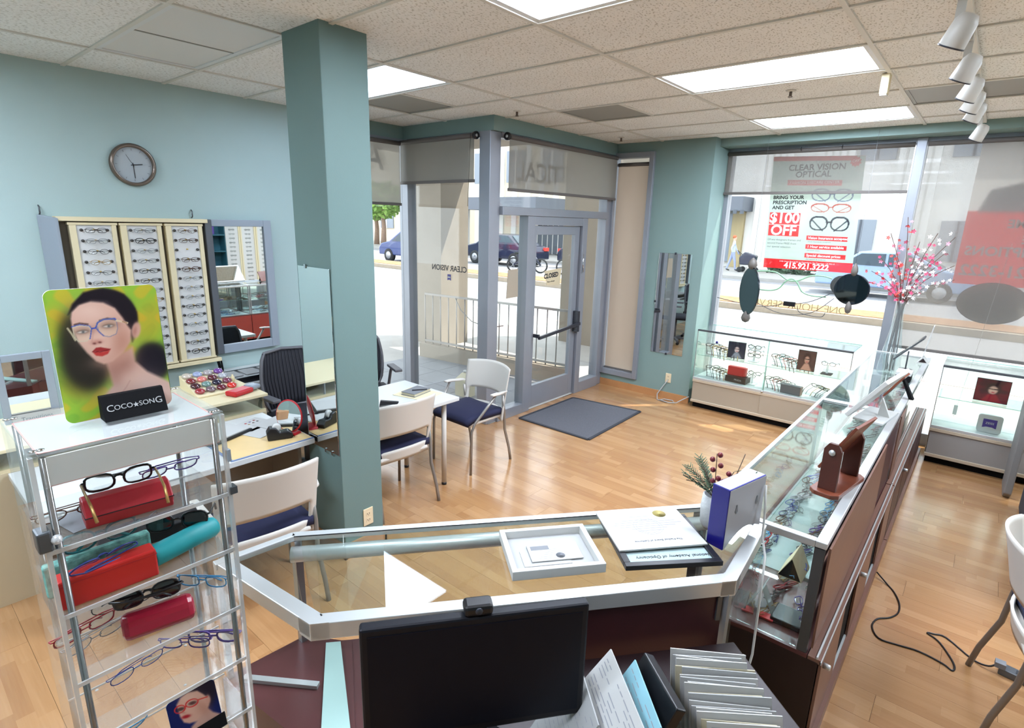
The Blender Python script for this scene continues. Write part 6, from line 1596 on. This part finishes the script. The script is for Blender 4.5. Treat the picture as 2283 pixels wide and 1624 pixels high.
def card(x, y, z, w_, h_, depth, fn, label, edge='case_black', rz=0.0, foot=None):
    t = thing('portrait_card', label, 'picture', (x,y,z), rz); MB().box(-w_/2,w_/2,0,depth,0,h_).build('block',edge,t)
    print_mesh('print',34,40,fn,lambda U,V: ((U-.5)*w_*.97, U*0-.0012, .004+V*(h_-.008)),'print',t)
    if foot:
        MB().box(-w_*.5,w_*.5,-.02,-.002,0,.035).build('foot_block','black_matte',t); text(foot,.016,'silver_ink',t,(0,-.0205,.018),frame3((1,0,0),(0,0,1)))
    return t
card(-2.03,6.36,.632,.185,.185,.03,card_art(1,(54,58,72),(226,196,190),(40,42,58),(150,150,160)),'dark picture of a woman in glasses on the window case shelf',rz=.15)
card(-1.30,6.34,.632,.17,.215,.012,card_art(2,(84,54,48),(196,140,118),(62,36,34),None),'brown picture of a smiling woman on the window case shelf',foot=None)
card(.20,6.36,.632,.235,.205,.01,card_art(3,(96,22,36),(206,160,140),(34,20,26),(140,30,44)),'maroon picture of a dark haired woman in the case behind the aisle')
rb = thing('red_box','red glasses box standing in the window case','box',(-2.0,6.36,.44)); MB().box(-.09,.09,-.03,.03,0,.10).build('body','red',rb,bevel=.003); MB().box(.09,.11,-.03,.03,.005,.095).build('side','mag_red',rb)
bb2 = thing('black_box','flat black box under the red glasses box','box',(-1.97,6.33,.372),-.12); MB().box(-.12,.12,-.06,.07,0,.067).build('body','black_plastic',bb2,bevel=.004); text('PRADA',.026,'silver_ink',bb2,(.03,-.0605,.035),frame3((1,0,0),(0,0,1)))
gb = thing('grey_box','dark grey glasses box lying in the window case','box',(-1.39,6.28,.372),-.08); MB().box(-.10,.10,-.035,.035,0,.095).build('body','ink_grey' if False else 'wing_dark',gb,bevel=.003); MB().box(.10,.104,-.035,.035,.004,.092).build('lid_edge','case_brown',gb)
dt = thing('blue_dot','small blue round sticker on the case glass','sticker',(-2.20,6.188,.815)); MB().lathe([(.014,-.001),(.014,.001)],(0,0,0),16,axis='y').build('disc','sign_blue',dt)
zp = thing('grey_plaque','rounded grey plaque with blue emblem in the case behind the aisle','plaque',(.235,6.28,.372)); MB().extr([(y-.0,0,z) for y,z in rounded(-.085,.085,0,.165,.025)],(0,.03,0)).build('body','alum_light',zp,bevel=.003)
MB().extr([(-.048,-.001,.045),(-.048,-.001,.125),(.048,-.001,.125),(.048,-.001,.045),(.02,-.001,.055),(-.02,-.001,.055)],(0,.0008,0)).build('emblem','sign_blue',zp); text('ZEISS',.026,'paper',zp,(0,-.0018,.088),frame3((1,0,0),(0,0,1)))
ar = thing('acrylic_riser','clear acrylic riser on the shelf of the case behind the aisle','riser',(.55,6.36,.632)); MB().box(-.09,.09,-.05,.05,.09,.096).build('top','acrylic_edge',ar); MB().box(-.09,-.084,-.05,.05,0,.09).build('side','acrylic_edge',ar); MB().box(.084,.09,-.05,.05,0,.09).build('side','acrylic_edge',ar)
wc_ = MB().tube([(.10,6.70,2.0),(.03,6.70,1.0),(.0,6.67,.66),(-.02,6.45,.42)],.0015,5).box(-.035,-.005,6.44,6.46,.44,.53).build('white_cable','white_plastic'); tag(wc_,'white cable with switch hanging inside the right window case','cable')

# plinth, vase and blossoms at the window end of the row
pl = thing('vase_plinth','white plinth between the window cases','plinth',(-.55,6.53,0)); MB().box(-.25,.25,-.13,.13,0,.70).build('body','desk_white',pl,bevel=.004)
vz = thing('glass_vase','tall clear glass vase holding blossom branches','vase',(-.60,6.52,.70))
glass_mat('vase_glass',(.86,.93,.94),.7,.08,haze=.12,hazecol=(.75,.88,.9))
MB().lathe([(.085,0),(.098,.02),(.10,.08),(.085,.2),(.055,.42),(.036,.60),(.032,.70),(.034,.73)],(0,0,0),24).build('body','vase_glass',vz)
br = thing('blossom_branches','branches of pink, red and white blossoms in the glass vase','flowers',(-.60,6.52,.74))
mat('twig',(84,56,46),.8); mat('bl_pink',(222,66,110),.6); mat('bl_red',(214,60,50),.6); mat('bl_white',(238,232,230),.6); mat('bl_rose',(232,150,170),.6)
rq = random.Random(17); bl = {'bl_pink':MB(),'bl_red':MB(),'bl_white':MB(),'bl_rose':MB()}; 
tips = [(-.08,1.47),(.05,1.25),(.17,1.33),(.30,1.30),(-.25,1.10),(-.20,1.32),(.20,1.02),(.36,.92),(-.30,.95),(.10,1.10),(-.12,1.12),(.25,1.15),(-.32,.86),(.34,1.05)]
for i,(tx,tz) in enumerate(tips):
    ty = rq.uniform(-.10,.05); p0 = Vector((rq.uniform(-.05,.05),rq.uniform(-.05,.05),.0)); p1 = Vector((tx*.08,ty*.2,.66)); p2 = Vector((tx,ty,tz))
    path = [p0,(p0+p1)*.5+Vector((0,0,.02)),p1,p1.lerp(p2,.5)+Vector((-tx*.12,0,.04)),p2]; path = smooth(path,4)
    MB().tube(path,[.004]*(len(path)//2)+[.0028]*(len(path)-len(path)//2),5).build('branch','twig',br)
    nB = 17 if i < 10 else 13
    for k in range(nB):
        f = .12+.88*k/nB; c = (p1.lerp(p2,f)+Vector((-tx*.24*f*(1-f)*2,0,.16*f*(1-f))))+Vector((rq.gauss(0,.024),rq.gauss(0,.024),rq.gauss(0,.024)))
        side = rq.random(); m = rq.choice(['bl_pink','bl_red','bl_pink','bl_white','bl_rose','bl_red','bl_pink']) if tx < .1 else rq.choice(['bl_white','bl_white','bl_rose','bl_pink','bl_white'])
        nrm = Vector((rq.gauss(0,.6),-1,rq.gauss(0,.6))).normalized(); u = nrm.orthogonal().normalized(); v = nrm.cross(u); r = rq.uniform(.013,.021)
        for q in range(5):
            a = 2*PI*q/5; d = u*math.cos(a)+v*math.sin(a); e = u*math.cos(a+.5)+v*math.sin(a+.5); g = u*math.cos(a-.5)+v*math.sin(a-.5)
            bl[m].add([c,c+e*r*.7+nrm*.003,c+d*r*1.15+nrm*.006,c+g*r*.7+nrm*.003],[(0,1,2,3)])
for m, b in bl.items(): tag(b.build('blossoms',m,br),kind='stuff')

# hanging oval mirrors with stone drops
mat('stone',(104,98,92),.5,noise=.15,nscale=30); mat('oval_dark',(22,26,36),.06,.0,.8); mat('oval_grey',(128,124,118),.6)
def oval(loc, rz, hw, hh, label, knob, m='oval_dark', wire=True):
    t = thing('hanging_oval_mirror', label, 'mirror', loc, rz, group='hanging oval mirrors')
    P = [(hw*math.cos(2*PI*k/36),0,hh*math.sin(2*PI*k/36)) for k in range(36)]
    MB().extr(P,(0,.012,0)).build('disc',m,t)
    MB().tube([(p[0],.006,p[2]) for p in P],.006,5,closed=True).build('rim','oval_dark',t)
    if m == 'oval_dark':
        MB().extr([(x*.96,-.0012,z*.96) for x,_,z in P],(0,.001,0)).build('face','mirror_dark',t)
    if knob:
        for s in (-1,1): MB().lathe([(.004,-.06),(knob*.7,-.045),(knob,-.01),(knob*.8,.03),(knob*.35,.06),(.004,.07)],(0,.006,s*(hh+.035)),14).build('stone_drop','stone',t)
    if wire: MB().tube([(0,.006,hh+.09),(0,.006,ZC-loc[2]-.008)],.0012,4).build('wire','ink_grey',t)
    return t
mat('mirror_dark',(70,78,88),.03,1.0)
oval((-1.99,6.38,1.40),-.80,.215,.255,'narrow tilted oval mirror hanging above the window case',.05)
oval((-1.02,6.40,1.51),-.15,.158,.150,'round dark mirror hanging beside the blossoms',.032)
oval((.06,6.712,1.46),0,.255,.185,'wide grey oval panel hanging behind the full length shade',0,'oval_grey',False)

# ---- window poster (print + lettering)
pst = thing('window_poster','discount poster taped to the street window','poster',(0,6.735,0))
C_TL, C_TR, C_BL, C_BR = (-2.02,2.83), (-1.15,2.80), (-1.975,1.645), (-1.095,1.645)
def pw(u, v):
    x = (1-u)*(1-v)*C_BL[0]+u*(1-v)*C_BR[0]+(1-u)*v*C_TL[0]+u*v*C_TR[0]; z = (1-u)*(1-v)*C_BL[1]+u*(1-v)*C_BR[1]+(1-u)*v*C_TL[1]+u*v*C_TR[1]
    return x, z
def poster_art(U, V):
    a = Art(U*1000, (1-V)*1300, (168,186,176)); nz = np.sin(U*9+2*np.sin(V*5))*np.cos(V*7)
    a.mix(np.clip(nz,0,1),(186,202,194),.6); a.rect(0,1000,0,50,(186,52,46)); a.rect(190,790,262,322,(190,60,58))
    a.poly([(900,0),(1000,0),(1000,180),(960,140)],(168,186,176),4)
    P = [(905+(62 if k%2 else 46)*math.cos(PI*k/10),62+(62 if k%2 else 46)*math.sin(PI*k/10)) for k in range(20)]; a.poly(P,(196,52,48),2)
    a.rect(20,375,640,775,(190,28,34)); a.rect(20,375,785,915,(190,28,34))
    for y in (895,995,1098): a.rect(470,915,y,y+56,(190,28,34))
    a.rect(0,1000,1185,1300,(196,34,40))
    def spec(cx, cy, w_, h_, col, th, top):
        for s in (-1,1):
            c = cx+s*w_*.27
            P = [(c+w_*.22*math.copysign(abs(math.cos(t))**.8,math.cos(t)),cy+h_*.5*math.copysign(abs(math.sin(t))**.85,math.sin(t))) for t in np.linspace(0,2*PI,28)]
            a.line(P,th,col,3); 
            if top: a.line(P[14:],top,col,3)
            a.line([(c+s*w_*.2,cy-h_*.3),(c-s*w_*.12,cy+h_*.55)],th*.9,col,3,.9)
        a.line([(cx-w_*.06,cy-h_*.1),(cx+w_*.06,cy-h_*.1)],th*1.2,col,3)
    spec(700,430,440,130,(90,100,120),12,18); spec(700,575,430,90,(150,60,50),8,16); spec(700,750,420,150,(28,30,44),16,20)
    return a.C
def place_ps(U, V):
    x, z = pw(U, V); 
    dz = np.where((U > .62)&(V > .93), -np.clip((U-.62)/.38,0,1)*.0, 0.0); return (x, U*0, z+dz)
print_mesh('poster_print',150,190,poster_art,place_ps,'print_film',pst)
FP = frame3((1,0,0),(0,0,1)); FPs = frame3((1,0,-.0),(0,0,1))
mat('lt_black',(30,32,40),.6); mat('lt_white',(214,214,210),.6); mat('lt_grey',(96,100,106),.7)
def pt_text(s, u, v, size, m, align='LEFT', bold=0.0): x, z = pw(u, v); return text(s,size,m,pst,(x,-.0012,z),FP,align=align,bold=bold,ext=.0003)
pt_text('CLEAR VISION',.50,.905,.085,'lt_black','CENTER',.002); pt_text('OPTICAL',.47,.845,.085,'lt_black','CENTER',.002)
pt_text('FASHION EYECARE CENTER',.49,.775,.038,'lt_white','CENTER')
pt_text('OFF',.905,.955,.035,'lt_white','CENTER')
for s,v in (('BRING YOUR',.64),('PRESCRIPTION',.595),('AND GET',.55)): pt_text(s,.04,v,.052,'lt_black','LEFT',.0016)
pt_text('$100',.195,.456,.150,'lt_white','CENTER',.004); pt_text('OFF',.195,.346,.150,'lt_white','CENTER',.004)
for s,v in (('Of any designers frames and',.262),('second frame FREE from',.23),('our special selection',.198)): pt_text(s,.02,v,.030,'lt_grey')
for s,v in (('Vision Insurance accepted',.291),('1 Hour service available',.213),('Special discount prices',.134)): pt_text(s,.49,v,.036,'lt_white','LEFT',.0008)
for s,v in (('(most insurances accepted)',.258),('(on most cases)',.18),('(for seniors & students)',.10)): pt_text(s,.49,v,.020,'lt_grey')
pt_text('2186 Geary Blvd #102 (at Divisadero), San Francisco, CA 94115',.50,.068,.021,'lt_white','CENTER'); pt_text('415.921.3222',.50,.031,.082,'lt_white','CENTER',.003)
# reversed poster in the next window
ps2 = thing('window_poster','red and white poster with reversed lettering behind the long shade','poster',(0,6.735,0))
def red_art(U, V):
    a = Art(U*1000, (1-V)*1000, (232,228,224)); a.rect(0,1000,480,1000,(214,60,62))
    a.ell(420,200,110,150,(190,140,116),0,.1); a.ell(420,90,120,80,(60,50,48),0,.15); a.poly([(60,480),(110,330),(330,270),(520,280),(760,340),(860,480)],(110,108,112),10); a.line([(330,180),(400,190)],16,(40,36,40),5); a.line([(430,190),(510,180)],16,(40,36,40),5)
    a.poly([(380,300),(470,300),(430,480)],(226,226,228),6)
    return a.C
print_mesh('poster_print',60,60,red_art,lambda U,V: (-.26+1.2*U, U*0, 1.62+1.25*V),'print_film',ps2)
for s,z,x,sz in (('OME',2.165,.04,.10),('E',2.03,.16,.10),('RIPTIONS',1.92,-.22,.115),('21-3222',1.745,-.23,.14)): text(s,sz,'lt_white',ps2,(x,-.0015,z),FP,align='RIGHT',mirror=True,bold=.003,ext=.0003)
# lettering on the glass
ltw = thing('window_lettering','reversed black shop name lettering on the tall window glass','lettering',(0,4.094,0)); text('CLEAR VISION',.083,'lt_black',ltw,(-4.345,0,1.572),FP,mirror=True,bold=.001)
lg_ = thing('window_sticker','small blue emblem sticker under the reversed lettering','sticker',(-4.34,4.094,1.48)); MB().extr([(-.026,0,-.032),(-.026,0,.032),(.026,0,.032),(.026,0,-.032),(0,0,-.022)],(0,-.001,0)).build('emblem','sign_blue',lg_); MB().box(-.02,.02,-.002,-.001,-.006,.008).build('emblem_band','paper',lg_)
lt2 = thing('transom_lettering','reversed grey letters on the glass above the entrance','lettering',(-3.759,0,0)); text('TICAL',.27,'lt_black',lt2,(0,4.83,2.55),frame3((0,1,0),(0,0,1)),mirror=True,bold=.004)
lt3 = thing('window_lettering','pale reversed letter on the window behind the column','lettering',(-5.015,0,0)); text('A',.34,'lt_white',lt3,(0,3.68,2.66),frame3((0,1,0),(0,0,1)),mirror=True,bold=.004)
cs = thing('closed_sign','cream sign reading CLOSED hanging on the entrance door glass','sign',(-3.745,5.12,1.475)); mat('sign_cream',(206,192,160),.6)
MB().extr([(0,-.155,.075),(0,.165,.095),(0,.14,-.10),(0,-.10,-.085)],(.004,0,0)).build('card','sign_cream',cs); text('CLOSED',.072,'lt_black',cs,(.0046,-.03,.02),frame3((0,1,.06),(0,0,1)),bold=.003); text('Please call again',.022,'lt_black',cs,(.0046,-.03,-.045),frame3((0,1,.06),(0,0,1)))
tg_ = thing('paper_tag','beige paper bag hanging on the sidelight glass','tag',(-3.74,4.42,1.45)); MB().extr([(0,-.075,.14),(0,.08,.145),(0,.09,-.145),(0,-.095,-.15)],(.004,0,0)).build('paper','panel_taupe',tg_); MB().tube([(.002,0,.14),(.002,.0,.18)],.002,4).build('string','ink_grey',tg_)

# neon sign lying dark in the window
ns = thing('neon_sign','unlit neon sign with reversed letters low in the street window','neon sign',(0,6.66,0)); mat('neon_tube',(140,184,150),.2); mat('neon_letter',(150,136,92),.4)
cv = [(-2.02+.0,1.60),(-1.92,1.61),(-1.80,1.60),(-1.68,1.53),(-1.58,1.53),(-1.46,1.59),(-1.34,1.60),(-1.25,1.58)]
MB().tube(smooth([(x,0,z) for x,z in cv],5),.008,6).build('upper_tube','neon_tube',ns)
cv = [(-1.99,1.40),(-1.85,1.40),(-1.76,1.43),(-1.70,1.51),(-1.64,1.545),(-1.58,1.51),(-1.52,1.42),(-1.42,1.385),(-1.28,1.385)]
MB().tube(smooth([(x,0,z) for x,z in cv],5),.008,6).build('lower_tube','neon_tube',ns)
xc = -1.06
for ch_ in 'ONE HOUR SERVICE':
    if ch_ == ' ': xc -= .045; continue
    lo_ = text(ch_,.115,'neon_letter',ns,(0,0,0),frame3((1,0,-.03),(0,0,1)),name='neon_letter',mirror=True,ext=.004,bold=-.002)
    xs_ = [v.co.x for v in lo_.data.vertices]; w_ = max(xs_)-min(xs_); lo_.data.transform(Matrix.Translation((xc-max(xs_),-.004,1.255))); xc -= w_+.014
MB().box(-1.68,-1.56,-.04,-.01,1.25,1.30).build('transformer','black_plastic',ns,bevel=.004)
MB().tube(smooth([(-1.56,-.02,1.28),(-1.4,-.02,1.33),(-1.2,-.02,1.45),(-1.1,-.02,1.52)],4),.004,5).tube(smooth([(-2.42,-.02,1.26),(-2.1,-.02,1.22),(-1.85,-.02,1.22),(-1.68,-.02,1.27)],4),.004,5).tube(smooth([(-1.99,-.02,1.26),(-1.7,-.02,1.16),(-1.4,-.02,1.20),(-1.2,-.02,1.38)],4),.0035,5).tube(smooth([(-1.54,-.02,1.27),(-1.5,-.02,1.19),(-1.3,-.02,1.17),(-1.26,-.02,1.22)],4),.0035,5).build('cable','gun',ns)
for k,(x,z) in enumerate(((-1.73,2.90),(-1.35,2.90))):
    t = thing('suction_hook','small black hook at the top of the poster window, %s' % ['near the pilaster','near the mullion'][k],'hook',(x,6.64,z)); MB().tube([(0,0,.0),(0,-.015,-.02),(0,0,-.035)],.004,5).build('wire','black_plastic',t)
